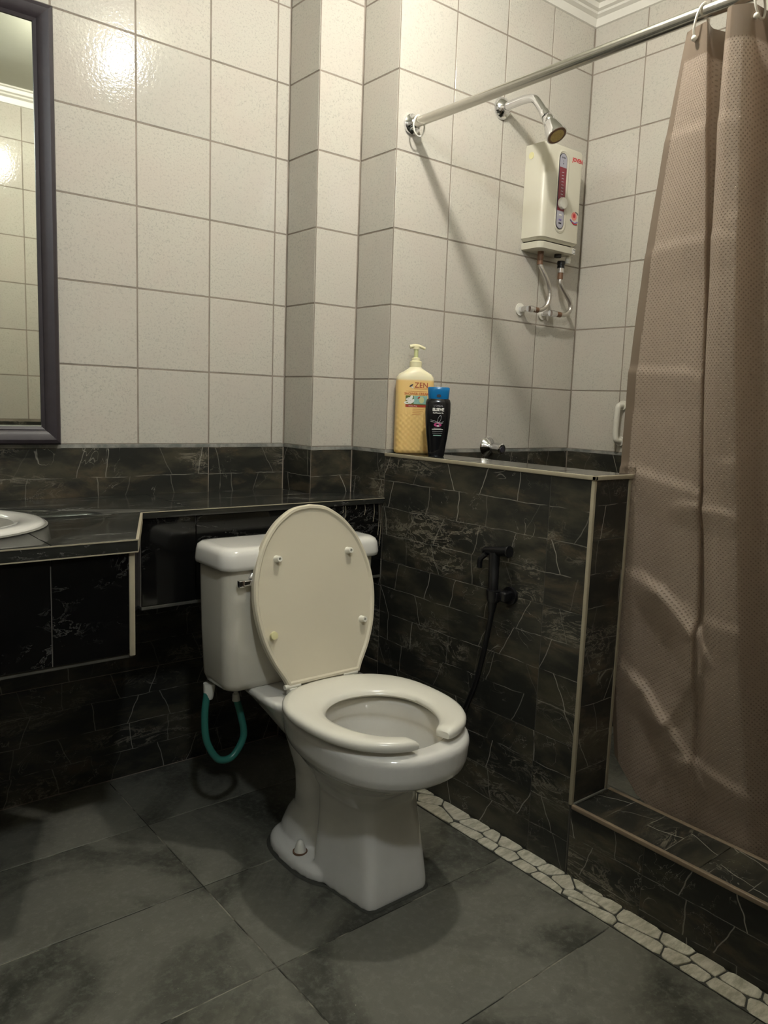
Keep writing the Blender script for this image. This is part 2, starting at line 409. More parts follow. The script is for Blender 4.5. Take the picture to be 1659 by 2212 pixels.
for i, s_ in enumerate(seeds):
    pl = [(x0, YF), (x1, YF), (x1, -.303), (x0, -.303)]
    for j, q in enumerate(seeds):
        if i == j or abs(q[1]-s_[1]) > .3: continue
        ax, ay = (q[0]-s_[0])*SX*SX, q[1]-s_[1]
        cc = .5*(SX*SX*(q[0]**2-s_[0]**2)+(q[1]**2-s_[1]**2))
        pl = clip(pl, ax, ay, cc-.0018*math.hypot(ax, ay))
        if len(pl) < 3: break
    if len(pl) < 3: continue
    cxx, cyy = sum(p[0] for p in pl)/len(pl), sum(p[1] for p in pl)/len(pl)
    rp = []                                 # rounded corners
    for k in range(len(pl)):
        p, q, r = pl[k-1], pl[k], pl[(k+1) % len(pl)]
        for f_, s2 in ((.14, p), (.14, r)):
            rp.append((q[0]+(s2[0]-q[0])*f_, q[1]+(s2[1]-q[1])*f_))
    n = len(rp); h = rs.uniform(.0020, .0038)
    top = [(cxx+(p[0]-cxx)*.94, cyy+(p[1]-cyy)*.96, h) for p in rp]
    mid = [(p[0], p[1], h-.0012) for p in rp]; bot = [(p[0], p[1], -.003) for p in rp]
    mb = MB(); mb.rings([bot, mid, top], cap=True); mb.build('stone', M['stone'], floor, ang=25)

# --- walls (grout bodies with tiles as parts)
wb = struct(MB().box((XL-.1, G, -.02), (X1+.01, .1, 2.34)), 'wall_back', M['grout'])
xs = [XL, -1.4, -1.2, -1.0, -.8, -.6, -.4, -.2, 0, X1-.001]
tiles(wb, M['tile'], (0, 0, 0), (1, 0, 0), Z, xs, zs_white)
tiles(wb, M['marble'], (0, 0, 0), (1, 0, 0), Z, [XL, -1.4, -.8, -.2, X1-.001], zs_dark, g=.002, ch=.0006)
MB().box((XL, -.0004, .8965), (X1-.001, .002, .9055)).build('grout_strip', M['strip'], wb)

wc = struct(MB().box((X1+G, Y1+G, -.02), (X2+.02, .1, 2.34)), 'wall_column', M['grout'])
tiles(wc, M['tile'], (X1, 0, 0), (0, -1, 0), Z, [0.001, -Y1-.0005], zs_white)
tiles(wc, M['tile'], (0, Y1, 0), (1, 0, 0), Z, [X1+.0005, X2-.001], zs_white)
tiles(wc, M['marble'], (X1, 0, 0), (0, -1, 0), Z, [0.001, -Y1-.0005], zs_dark, g=.002, ch=.0006)
tiles(wc, M['marble'], (0, Y1, 0), (1, 0, 0), Z, [X1+.0005, X2-.001], zs_dark, g=.002, ch=.0006)
MB().box((X1-.0004, Y1-.0004, .8965), (X2, 0, .9055)).build('grout_strip', M['strip'], wc)

ws = struct(MB().box((X2+G, Y2+G, -.02), (X3+.01, .1, 2.34)), 'wall_alcove', M['grout'])
tiles(ws, M['tile'], (X2, 0, 0), (0, -1, 0), Z, [-Y1+.001, -Y2-.0005], zs_white)
tiles(ws, M['tile'], (0, Y2, 0), (1, 0, 0), Z, [X2+.0005, .385, .585, .785, X3-.001], zs_white)
tiles(ws, M['marble'], (X2, 0, 0), (0, -1, 0), Z, [-Y1+.001, -Y2-.0005], zs_dark, g=.002, ch=.0006)
tiles(ws, M['marble'], (0, Y2, 0), (1, 0, 0), Z, [.32, .785, X3-.001], zs_dark, g=.002, ch=.0006)
MB().box((X2-.0004, Y2-.0004, .8965), (X3, Y1, .9055)).build('grout_strip', M['strip'], ws)

wr = struct(MB().box((X3+G, YF-.1, -.02), (1.09, .1, 2.34)), 'wall_right', M['grout'])
ur = [.303, .495, .695, .895, 1.095, 1.295, 1.495, 1.695, 1.819]
tiles(wr, M['tile'], (X3, 0, 0), (0, -1, 0), Z, ur, zs_white)
tiles(wr, M['marble'], (X3, 0, 0), (0, -1, 0), Z, [.303, .60, 1.2, 1.819], zs_dark, g=.003, ch=.0006)
MB().box((X3-.0004, YF, .8965), (X3+.002, Y2, .9055)).build('grout_strip', M['strip'], wr)

wf = struct(MB().box((-.72, YF-.1, -.02), (1.09, YF-G, 2.34)), 'wall_front', M['grout'])
tiles(wf, M['tile'], (0, YF, 0), (-1, 0, 0), Z, [-.984, -.805, -.605, -.405, -.205, -.005, .195, .395, .595, .719], zs_white)
tiles(wf, M['marble'], (0, YF, 0), (-1, 0, 0), Z, [-.984, -.6, 0, .6, .719], zs_dark, g=.003, ch=.0006)
wl = struct(MB().box((XL-.1, -2.7, -.02), (XL-G, .1, 2.34)), 'wall_left', M['grout'])
tiles(wl, M['tile'], (XL, 0, 0), (0, 1, 0), Z, [-1.8, -1.6, -1.4, -1.2, -1.0, -.8, -.6, -.4, -.2, -.001], zs_white)
tiles(wl, M['marble'], (XL, 0, 0), (0, 1, 0), Z, [-1.8, -1.2, -.6, -.001], zs_dark, g=.003, ch=.0006)
# ceiling + cornice
cl = struct(MB().box((XL-.1, -2.7, 2.30), (1.09, .1, 2.36)), 'ceiling', M['ceil'])
def cornice(name, a, b, inn):
    a, b, inn = V(a), V(b), V(inn)
    prof = [(0, 2.238), (.006, 2.240), (.010, 2.262), (.022, 2.268), (.024, 2.274), (.034, 2.278), (.036, 2.292), (.046, 2.294), (.046, 2.302), (0, 2.302)]
    mb = MB(); mb.rings([[V((p.x, p.y, 0))+inn*d+V((0, 0, z)) for d, z in prof] for p in (a, b)])
    o = mb.build(name, M['mould'], ang=25); o['kind'] = 'structure'
cornice('trim_1', (X2, Y2, 0), (X3, Y2, 0), (0, -1, 0)); cornice('trim_2', (X3, Y2, 0), (X3, YF, 0), (-1, 0, 0))
cornice('trim_3', (XL, 0, 0), (X1, 0, 0), (0, -1, 0)); cornice('trim_4', (-.72, YF, 0), (X3, YF, 0), (0, 1, 0))
cornice('trim_5', (XL, -1.82, 0), (XL, 0, 0), (1, 0, 0))

# --- half-height wall between toilet and shower
YE, XT = -1.0, .315
hw_ = struct(MB().box((X2+G, YE+G, -.01), (XT-G, Y2+.001, .893)), 'wall_partition', M['dgrout'])
tiles(hw_, M['marble'], (X2, 0, 0), (0, -1, 0), Z, [-Y2+.0005, .885, -YE-.004], [0.0, .297, .597, .893], g=.0016, ch=.0006)
tiles(hw_, M['marble'], (0, YE, 0), (1, 0, 0), Z, [X2+.008, XT-.006], [.165, .46, .76, .893], g=.003, ch=.0008)
tiles(hw_, M['marble'], (XT, 0, 0), (0, 1, 0), Z, [YE+.004, -.70, Y2-.0005], [0.0, .297, .597, .893], g=.003, ch=.0006)
tp = M['marble']
tiles(hw_, M['ctop'], (0, 0, .899), (1, 0, 0), (0, 1, 0), [X2+.003, XT+.001], [YE+.001, -.885, -.585, Y2-.0005], g=.003, depth=.006)
MB().box((X2-.004, YE-.006, .889), (X2+.004, Y2-.001, .8985), .0015).box((X2-.004, YE-.006, .889), (XT+.006, YE+.004, .8985), .0015).build('edge_trim', M['trim'], hw_)
MB().box((X2-.0015, YE-.002, 0.164), (X2+.0075, YE+.007, .889), .002).build('corner_trim', M['trim'], hw_)
MB().box((XT-.006, YE-.002, .162), (XT+.003, YE+.007, .889), .002).build('corner_trim', M['trim'], hw_)
MB().box((X2+.006, YE-.003, .162), (XT, YE+.001, .167), .001).build('caulk', M['caulk'], hw_)
# kerb
kb = struct(MB().box((X2+G, YF, -.01), (.323, YE-.001, .162)), 'trim_6', M['dgrout'])
tiles(kb, M['marble'], (X2, 0, 0), (0, -1, 0), Z, [-YE+.001, 1.185, 1.785], [-.132, .158], g=.002, ch=.0006)
tiles(kb, M['marble'], (.325, 0, 0), (0, 1, 0), Z, [YF+.001, -1.4, YE-.003], [-.132, .160], g=.002, ch=.0006)
tiles(kb, M['marble'], (0, 0, .165), (1, 0, 0), (0, 1, 0), [X2+.004, .323], [YF+.001, -1.62, -1.30, YE-.003], g=.002, ch=.0006)
MB().box((X2-.003, YF, .157), (X2+.006, YE-.003, .1672), .002).build('edge_trim', M['trimb'], kb)
MB().box((.317, YF, .157), (.327, YE-.003, .1668), .002).build('edge_trim', M['trimb'], kb)

# ================================================================== VANITY COUNTER
vc = thing('vanity_counter', 'black polished tiled counter with cut-back ledge running behind the toilet tank', 'counter', (-.6, -.3, .55))
TOP = .773
body = MB().poly([(XL+.003, -.003, .735), (X1-.002, -.003, .735), (X1-.002, Y1-.003, .735), (X2-.003, Y1-.003, .735), (X2-.003, -.300, .735), (-.518, -.300, .735), (-.652, -.612, .735), (XL+.003, -.612, .735)], Z, .0345).build('body', M['dgrout'], vc)
def ptile(pts, N, mat, parent=vc, th=.006, name='tile', ch=.0008):
    """polygon tile face at pts (already on the finished surface), body goes back by th"""
    N = V(N).normalized(); P = [V(p) for p in pts]; c = sum(P, V())/len(P)
    def ins(d):
        out = []
        n = len(P)
        for i in range(n):
            a, b, c2 = P[i-1], P[i], P[(i+1) % n]
            e1, e2 = (b-a).normalized(), (c2-b).normalized(); n1, n2 = N.cross(e1), N.cross(e2)
            if (c-b).dot(n1) < 0: n1, n2 = -n1, -n2
            m = (n1+n2)/(1+n1.dot(n2)); out.append(b+m*d)
        return out
    g = .001
    mb = MB(); mb.rings([[p-N*th for p in ins(g)], [p-N*ch*.8 for p in ins(g)], ins(g+ch)])
    return mb.build(name, mat, parent, ang=20)
def Zp(pts, z=TOP): return [(x, y, z) for x, y in pts]
ptile(Zp([(-.383, -.306), (X2-.003, -.306), (X2-.003, Y1-.002), (X1-.002, Y1-.002), (-.383, Y1-.002)]), Z, M['ctop'])
ptile(Zp([(-.383, Y1-.002), (X1-.002, Y1-.002), (X1-.002, -.002), (-.383, -.002)]), Z, M['ctop'])
ptile(Zp([(-.983, -.304), (-.383, -.304), (-.383, -.002), (-.983, -.002)]), Z, M['ctop'])
ptile(Zp([(XL+.004, -.304), (-.983, -.304), (-.983, -.002), (XL+.004, -.002)]), Z, M['ctop'])
ptile(Zp([(-.80, -.622), (-.652, -.622), (-.516, -.304), (-.80, -.304)]), Z, M['ctop'])
ptile(Zp([(-1.4, -.622), (-.80, -.622), (-.80, -.304), (-1.4, -.304)]), Z, M['ctop'])
ptile(Zp([(XL+.004, -.622), (-1.4, -.622), (-1.4, -.304), (XL+.004, -.304)]), Z, M['ctop'])
# edge strips
MB().box((-1.6, -.625, .749), (-.650, -.617, .7718), .001).build('edge_trim', M['ctop'], vc)
MB().box((-.518, -.3085, .757), (X2-.003, -.303, .7722), .001).build('edge_trim', M['ctop'], vc)
MB().poly([(-.648, -.6235, .749), (-.512, -.305, .749), (-.519, -.302, .749), (-.655, -.6205, .749)], Z, .0228).build('edge_trim', M['trim'], vc)
MB().box((-1.6, -.6262, .7705), (-.650, -.6245, .7728)).box((-1.6, -.6262, .7485), (-.650, -.6245, .7505)).box((-.518, -.3097, .771), (X2-.003, -.3083, .7728)).build('grout_line', M['trim'], vc)
# aprons
def apron(a, b, z0, z1, joints, parent=vc):
    a, b = V(a), V(b); d = (b-a); L = d.length; U = d.normalized(); N = U.cross(V(Z))
    js = [0]+joints+[L]
    MB().poly([a-N*.005, b-N*.005, b-N*.03, a-N*.03], Z, z1-z0-.002).build('apron', M['grout'], parent)
    for i in range(len(js)-1):
        p, q = a+U*js[i], a+U*js[i+1]
        ptile([p, q, q+V((0, 0, z1-z0)), p+V((0, 0, z1-z0))], N, M['polish'])
apron((-1.6, -.616, .556), (-.662, -.616, .556), .556, .750, [.2, .8])
apron((-.655, -.612, .556), (-.530, -.318, .556), .556, .750, [])
apron((-.515, -.3025, .553), (X2-.003, -.3025, .553), .553, .757, [.133, .5])
MB().box((-.664, -.6185, .552), (-.653, -.606, .750), .002).build('corner_trim', M['trim'], vc)
MB().box((-1.6, -.612, .548), (-.655, -.590, .5555), .001).box((-.515, -.3025, .545), (X2-.003, -.278, .5525), .001).build('apron_underside', M['dgrout'], vc)
# pale drips of grout at the right end of the ledge apron
for k in range(7):
    xx = (.045, .052, .088, .118, .150, .168, .175)[k]; z0_ = .757; l = (.02, .035, .012, .03, .05, .09, .12)[k]
    MB().tube([(xx, -.3033, z0_), (xx+.002, -.3035, z0_-l*.5), (xx-.001, -.3033, z0_-l)], .0007, n=6, sub=3).build('grout_drip', M['trim'], vc)

# washbasin
wbn = thing('washbasin', 'white oval ceramic washbasin set in the black tiled counter', 'sink', (-.985, -.335, .775))
cx, cy, A, B = -.985, -.335, .250, .205
def ell(a, b, z, n=64, cx=cx, cy=cy): return [(cx+a*math.cos(2*PI*k/n), cy+b*math.sin(2*PI*k/n), z) for k in range(n)]
cut = MB().rings([ell(A-.02, B-.02, .6), ell(A-.02, B-.02, .9)]).build('cutter', M['caulk'])
bpy.context.view_layer.update()
for o in [c_ for c_ in vc.children if c_.name.startswith(('tile', 'body'))]:
    bb = [o.matrix_world @ V(c_) for c_ in o.bound_box]
    if min(p.x for p in bb) < cx+A and max(p.x for p in bb) > cx-A and min(p.z for p in bb) < .8 and max(p.z for p in bb) > .74 and min(p.y for p in bb) < cy+B:
        boolean_cut(o, cut)
bpy.data.objects.remove(cut)
MB().rings([ell(A-.024, B-.024, .765), ell(A, B, .774), ell(A, B, .777), ell(A-.006, B-.006, .781), ell(A-.02, B-.02, .784), ell(A-.045, B-.045, .782), ell(A-.06, B-.06, .775), ell(A-.075, B-.075, .74), ell(A-.11, B-.10, .69), ell(A-.18, B-.16, .665), ell(.02, .02, .66), ell(.02, .02, .65), ell(A-.17, B-.15, .655), ell(A-.09, B-.09, .68), ell(A-.055, B-.055, .735)], close=True, cap=False).build('basin', M['porc'], wbn, ang=60)
MB().rings([ell(.021, .021, .6605, 24), ell(.018, .018, .664, 24), ell(.004, .004, .6645, 24)]).build('drain', M['chrome'], wbn)
MB().rings([ell(A-.01, B-.01, .7735), ell(A+.005, B+.005, .7735), ell(A+.003, B+.003, .7755), ell(A-.002, B-.002, .776)]).build('sealant', M['caulk'], wbn)

# ================================================================== MIRROR
mr = thing('wall_mirror', 'rectangular wall mirror in a dark frame above the washbasin counter', 'mirror', (-.95, 0, .906))
mx0, mx1, mz0, mz1, fw_ = -1.30, -.600, .906, 1.893, .043
MB().box((mx0+.02, -.013, mz0+.02), (mx1-.02, -.0015, mz1-.02)).build('glass', M['mirror'], mr)
MB().box((mx0+fw_-.002, -.0136, mz0+fw_-.004), (mx1-fw_+.002, -.0131, mz0+fw_+.003)).build('worn_edge', M['worn'], mr)
def bar(p, q, inn, name):
    p, q, inn = V(p), V(q), V(inn); d = (q-p).normalized()
    prof = [(0, .0015), (0, .020), (.004, .026), (.012, .029), (.024, .026), (.033, .019), (.036, .0165), (.0361, .019), (.043, .016), (.043, .0015)]
    mb = MB(); mb.rings([[p+inn*a+d*a-V((0, b, 0)) for a, b in prof], [q+inn*a-d*a-V((0, b, 0)) for a, b in prof]])
    mb.build(name, M['frame'], mr, ang=30)
bar((mx1, 0, mz0), (mx1, 0, mz1), (-1, 0, 0), 'frame_bar'); bar((mx0, 0, mz0), (mx0, 0, mz1), (1, 0, 0), 'frame_bar')
bar((mx0, 0, mz0), (mx1, 0, mz0), (0, 0, 1), 'frame_bar'); bar((mx0, 0, mz1), (mx1, 0, mz1), (0, 0, -1), 'frame_bar')

# ================================================================== TOILET
TX = -.197
tl = thing('toilet', 'white two-piece toilet with raised lid and open-front seat', 'toilet', (TX, -.65, 0))
def ring(z, yf, yb, hwf, hwb=None, n=2.4, N=64, cx=None, ym=None):
    """closed outline, front (-y) half with exponent n, tapering half width from back to front"""
    hwb = hwf if hwb is None else hwb; ym = (yf+yb)/2 if ym is None else ym; out = []
    cx = TX if cx is None else cx
    for k in range(N):
        a = 2*PI*k/N; c, s_ = math.cos(a), math.sin(a)
        ex = abs(c)**(2/n)*(1 if c > 0 else -1); ey = abs(s_)**(2/n)*(1 if s_ > 0 else -1)
        yy = ym+(ey*(yb-ym) if ey > 0 else ey*(ym-yf))
        f = (yy-yf)/(yb-yf); out.append(V((cx+ex*(hwf+(hwb-hwf)*f), yy, z)))
    return out
mb = MB()
PC = TX+.017
mb.rings([
    ring(0, -.853, -.665, .083, .106, 10, cx=PC), ring(.02, -.852, -.665, .083, .105, 10, cx=PC), ring(.08, -.844, -.665, .078, .100, 9, cx=PC+.001),
    ring(.16, -.835, -.662, .074, .092, 7, cx=PC-.002), ring(.205, -.834, -.655, .075, .090, 5, cx=PC-.006), ring(.235, -.850, -.63, .088, .095, 3.2, cx=TX),
    ring(.262, -.880, -.60, .110, .105, 2.5, cx=TX-.005), ring(.284, -.918, -.57, .133, .115, 2.35, cx=TX-.006), ring(.304, -.952, -.55, .152, .125, 2.3, cx=TX-.006), ring(.311, -.968, -.545, .161, .135, 2.3, cx=TX-.006, ym=-.76), ring(.318, -.978, -.54, .166, .14, 2.3, cx=TX-.006, ym=-.76),
    ring(.335, -.985, -.54, .170, .147, 2.3, cx=TX-.007, ym=-.76), ring(.370, -.988, -.54, .173, .15, 2.3, cx=TX-.007, ym=-.76), ring(.380, -.984, -.545, .170, .147, 2.3, cx=TX-.007, ym=-.76), ring(.384, -.975, -.55, .162, .14, 2.3, cx=TX-.007, ym=-.76),
    ring(.383, -.945, -.665, .128, .110, 2.1, cx=TX-.008), ring(.378, -.940, -.67, .122, .105, 2.1, cx=TX-.008), ring(.350, -.937, -.672, .120, .103, 2.1, cx=TX-.008), ring(.338, -.945, -.662, .126, .11, 2.1, cx=TX-.008), ring(.318, -.930, -.675, .118, .102, 2.1, cx=TX-.008),
    ring(.297, -.902, -.685, .104, .092, 2.1, cx=TX-.007), ring(.277, -.866, -.70, .084, .075, 2.1, cx=TX-.006), ring(.260, -.832, -.72, .055, .05, 2.1, cx=TX-.005), ring(.252, -.80, -.74, .02, .02, 2)])
# rear deck that carries the tank
mb.rings([ring(.215, -.66, -.60, .045, .04, 3), ring(.25, -.66, -.55, .075, .06, 3), ring(.30, -.65, -.48, .110, .09, 3), ring(.345, -.65, -.41, .135, .115, 3.5), ring(.370, -.65, -.37, .150, .135, 4), ring(.382, -.65, -.365, .147, .132, 4)])
# trapway with its bulges, and foot flange
mb.rings([ring(z, yf, yb, hw2, hw2*.8, 2.4) for z, yf, yb, hw2 in ((0, -.64, -.46, .085), (.04, -.64, -.47, .082), (.075, -.64, -.485, .070), (.11, -.64, -.515, .066), (.15, -.64, -.53, .073), (.19, -.64, -.52, .070), (.22, -.64, -.515, .078), (.27, -.64, -.49, .088), (.31, -.64, -.47, .095))])
mb.rings([ring(0, -.74, -.465, .112, .112, 2.8, cx=TX+.002), ring(.018, -.74, -.467, .111, .111, 2.8, cx=TX+.002), ring(.026, -.735, -.475, .103, .103, 2.8, cx=TX+.002), ring(.030, -.72, -.50, .08, .08, 3)])
bw = mb.build('bowl', M['bowl'], tl)
m = bw.modifiers.new('r', 'REMESH'); m.mode = 'VOXEL'; m.voxel_size = .0042
m2 = bw.modifiers.new('s', 'SMOOTH'); m2.iterations = 5; m2.factor = .5
bpy.context.view_layer.update()
me = bpy.data.meshes.new_from_object(bw.evaluated_get(bpy.context.evaluated_depsgraph_get()))
bw.modifiers.clear(); bw.data = me
for p in me.polygons: p.use_smooth = True
mb = MB(); mb.rings([ring(.300, -.9045, -.6855, .1035, .0915, 2.1, cx=TX-.007), ring(.272, -.8545, -.7045, .0775, .069, 2.1, cx=TX-.006), ring(.272, -.8580, -.7015, .0805, .072, 2.1, cx=TX-.006), ring(.300, -.9075, -.683, .1065, .094, 2.1, cx=TX-.007)], close=True, cap=False)
mb.build('stain', M['stain'], tl)
MB().rings([ring(.276, -.864, -.699, .084, .075, 2.1, cx=TX-.006), ring(.272, -.858, -.703, .080, .071, 2.1, cx=TX-.006)]).build('water', M['water'], tl, ang=20)
# bolt caps
for sx_ in (-1, 1):
    MB().cyl((TX+.003+sx_*.085, -.62, .026), (TX+.003+sx_*.085, -.62, .058), .0145, prof=[(0, .0145), (.15, .014), (.6, .0105), (.9, .007), (1, .001)]).build('bolt_cap', M['whitep'], tl, ang=60)
mb = MB(); mb.cyl((TX+.003-.085, -.62, .0285), (TX+.003-.085, -.62, .0315), .0168); mb.build('rust_ring', M['rust'], tl)
mb = MB(); mb.rings([ring(0.0005, -.858, -.66, .087, .110, 9, cx=PC), ring(.003, -.854, -.665, .084, .106, 9, cx=PC)]); mb.rings([ring(0.0005, -.75, -.460, .117, .117, 2.8), ring(.003, -.75, -.464, .113, .113, 2.8)]); mb.build('floor_grout', M['bed'], tl)
# tank
def rrect(x0, x1, y0, y1, r, z, n=8):
    out = []
    for cx_, cy_, a0 in ((x1-r, y1-r, 0), (x0+r, y1-r, PI/2), (x0+r, y0+r, PI), (x1-r, y0+r, 1.5*PI)):
        for k in range(n+1): a = a0+PI/2*k/n; out.append(V((cx_+r*math.cos(a), cy_+r*math.sin(a), z)))
    return out
def tk(z, g, r=.03): return rrect(-.405-g, .003+g, -.503-g, -.352+min(g, .004), r, z)
MB().rings([tk(.385, -.03, .02), tk(.378+.0, -.022, .025), tk(.384, -.012, .028), tk(.400, -.006, .03), tk(.50, -.002, .03), tk(.60, 0, .03), tk(.668, .001, .03), tk(.670, -.006, .028)][1:]).build('tank', M['porct'], tl, ang=50)
MB().rings([tk(.6625, .004, .03), tk(.662, .010, .032), tk(.664, .013, .035), tk(.672, .0145, .036), tk(.694, .012, .036), tk(.703, .008, .034), tk(.7085, -.001, .03), tk(.710, -.014, .028)]).build('tank_lid', M['porc'], tl, ang=60)
# flush lever
fl = MB().cyl((-.335, -.500, .638), (-.335, -.522, .638), .016, prof=[(0, .020), (.4, .020), (.55, .016), (1, .012)]).build('flush_lever', M['chrome'], tl)
MB().box((-.382, -.5235, .629), (-.333, -.5165, .643), .003).box((-.388, -.526, .6285), (-.374, -.514, .6435), .0015).build('lever_arm', M['chrome'], fl)
# seat ring, open at the front
def outer(a):
    p = ring(0, -.972, -.590, .170, .176, 2.4, N=1024, ym=-.77, cx=-.209)
    return p[int(round(a/(2*PI)*1024)) % 1024]
def inner(a):
    p = ring(0, -.938, -.695, .108, .112, 2.0, N=1024, ym=-.80, cx=-.213)
    return p[int(round(a/(2*PI)*1024)) % 1024]
secs = []
aO, aI = math.radians(10), math.radians(19)
NS = 160
for k in range(NS+1):
    f_ = k/NS; O, I = outer((-PI/2+aO+(2*PI-2*aO)*f_) % (2*PI)), inner((-PI/2+aI+(2*PI-2*aI)*f_) % (2*PI))
    ang_end = min(k, NS-k)/NS*5.9*.15                      # metres from the tip, about
    sq = min(1, math.sqrt(max(0.0, 1-(1-min(1, (ang_end+.001)/.022))**2)))
    mid = (O+I)/2; O = mid+(O-mid)*(.70+.30*sq); I = mid+(I-mid)*(.70+.30*sq); hh_ = .020*(.45+.55*sq)
    prof = [(0, .25), (.0, .6), (.05, .85), (.16, 1.0), (.4, 1.0), (.7, .92), (.9, .75), (.98, .5), (1, .25), (.95, .0), (.5, -.03), (.06, .0)]
    secs.append([V(((O+(I-O)*u_).x, (O+(I-O)*u_).y, .394+hh_*z_)) for u_, z_ in prof])
MB().rings(secs).build('seat', M['seat'], tl, ang=50)
for sx_ in (-.09, .075):
    MB().box((TX+sx_-.018, -.640, .3845), (TX+sx_+.012, -.622, .3945), .002).build('seat_bumper', M['whitep'], tl)
# hinges + lid
for sx_ in (-.088, .07):
    MB().cyl((TX+sx_-.018, -.580, .405), (TX+sx_+.022, -.580, .405), .0055, n=16).box((TX+sx_-.008, -.588, .383), (TX+sx_+.012, -.570, .402), .002).build('hinge', M['seat'], tl)
LA = math.radians(12)
def lidp(x, l, d): return V((TX+.002+x, -.578+l*math.sin(LA)-d*math.cos(LA), .404+l*math.cos(LA)+d*math.sin(LA)*1))
kn = [(0, .098), (.02, .108), (.06, .132), (.11, .152), (.17, .163), (.22, .163), (.27, .152), (.32, .130), (.36, .098), (.385, .064), (.397, .036), (.4015, .0)]
sp_ = spline([V((a, b, 0)) for a, b in kn], 5)
half = [(p.y, p.x) for p in sp_]
outl = half+[(-a, b) for a, b in half[-2::-1]]
lc = .19
def inset(g): return [((a*(1-g/.165)), lc+(b-lc)*(1-g/.2)) for a, b in outl]
rr = []
for g, d in ((.004, -.012), (0, -.008), (0, .003), (.003, .007), (.008, .007), (.012, .003), (.03, .0005), (.10, 0)): rr.append([lidp(a, b, d) for a, b in inset(g)])
ld = MB().rings(rr).build('lid', M['lid'], tl, ang=35)
for bx, bl, m_ in ((-.0975, .284, 'seat'), (.0985, .286, 'seat'), (.120, .120, 'seat'), (-.128, .119, 'yplastic')):
    c0, c1 = lidp(bx, bl, 0), lidp(bx, bl, .016)
    prof = [(0, .009), (.2, .0075), (.9, .007), (1, .006), (1.0, .003), (.5, .0026)] if m_ == 'seat' else [(0, .005), (.5, .006), (.7, .0095), (.95, .0085), (1, .003)]
    MB().cyl(c0, c1, .007, n=20, prof=prof).build('bumper', M[m_], ld)
    if m_ == 'seat': MB().cyl(lidp(bx, bl, .0085), lidp(bx, bl, .0095), .0028, n=12).build('bumper_hole', M['heaterd'], ld)

# supply hose under the tank
sh = thing('water_supply_hose', 'teal flexible water hose looping below the toilet tank', 'hose', (-.35, -.40, .18))
MB().tube([(-.392, -.385, .350), (-.400, -.39, .30), (-.398, -.395, .24), (-.375, -.398, .192), (-.350, -.40, .180), (-.325, -.40, .190), (-.303, -.40, .23), (-.312, -.40, .285), (-.325, -.40, .330)], .0085, n=14).build('tube', M['teal'], sh)
MB().cyl((-.388, -.384, .335), (-.386, -.384, .372), .012, prof=[(0, .010), (.2, .012), (.9, .014), (1, .014)]).build('connector', M['whitep'], sh)
MB().cyl((-.324, -.40, .322), (-.328, -.40, .379), .006, prof=[(0, .0095), (.3, .008), (.35, .005), (1, .005)]).build('connector', M['whitep'], sh)

# ================================================================== BIDET SPRAYER
bd = thing('bidet_sprayer', 'black handheld bidet sprayer hung in a wall holder beside the toilet', 'bidet sprayer', (.165, -.76, .59))
MB().cyl((.1845, -.790, .597), (.176, -.790, .597), .021).box((.150, -.802, .585), (.180, -.778, .609), .004).cyl((.148, -.768, .582), (.148, -.768, .610), .017, prof=[(0, .014), (.2, .016), (1, .017)]).box((.140, -.785, .585), (.160, -.768, .607), .003).build('holder', M['blackp'], bd)
MB().tube([(.148, -.766, .585), (.150, -.764, .62), (.156, -.757, .66), (.160, -.753, .695)], .011, rf=lambda q: .0105+.003*q).cyl((.160, -.720, .694), (.163, -.797, .704), .0105, prof=[(0, .008), (.04, .0105), (.9, .0115), (.96, .0145), (1, .0135)]).build('spray_handle', M['blackp'], bd)
MB().tube([(.150, -.735, .690), (.146, -.722, .675), (.145, -.721, .655)], .0065, n=8).build('trigger', M['blackp'], bd)
MB().cyl((.148, -.766, .586), (.149, -.764, .556), .010, prof=[(0, .012), (.4, .011), (1, .008)]).tube([(.149, -.765, .560), (.150, -.758, .52), (.152, -.745, .46), (.156, -.725, .39), (.162, -.700, .33), (.168, -.66, .25), (.172, -.60, .17), (.172, -.52, .115), (.172, -.45, .12), (.176, -.42, .16)], .0065, n=10).build('hose', M['hoseb'], bd)
MB().cyl((.183, -.42, .17), (.160, -.42, .17), .013).build('wall_valve', M['chrome'], bd)

# ================================================================== SHOWER FITTINGS
shd = thing('fixed_shower', 'chrome shower head on a bent wall arm above the water heater', 'shower head', (.574, Y2, 1.897))
MB().cyl((.574, Y2-.0005, 1.897), (.574, Y2-.022, 1.897), .031, n=32, prof=[(0, .031), (.2, .031), (.6, .026), (.9, .016), (1, .013)]).build('flange', M['chrome'], shd)
MB().tube([(.574, -.315, 1.897), (.574, -.35, 1.899), (.574, -.395, 1.899), (.574, -.425, 1.892), (.574, -.446, 1.871), (.574, -.466, 1.845)], .0115, n=16).build('arm', M['chrome'], shd)
d0, d1 = V((.574, -.464, 1.848)), V((.576, -.514, 1.775))
hd = MB().cyl(d0, d1, .02, n=32, prof=[(0, .0135), (.08, .0145), (.2, .0145), (.22, .012), (.27, .016), (.42, .0175), (.45, .0165), (.60, .022), (.9, .0285), (1, .0295), (1.0, .026)]).build('head', M['chrome'], shd)
dn = (d1-d0).normalized()
MB().cyl(d1-dn*.003, d1+dn*.0008, .0265, n=32).build('spray_plate', M['rust'], hd)
M['rust2'] = plain('limescale', hexc('b59c5c'), .6, 0, var=.4, vs=200)
MB().cyl(d1, d1+dn*.0016, .020, n=24).build('nozzle_disc', M['rust2'], hd)

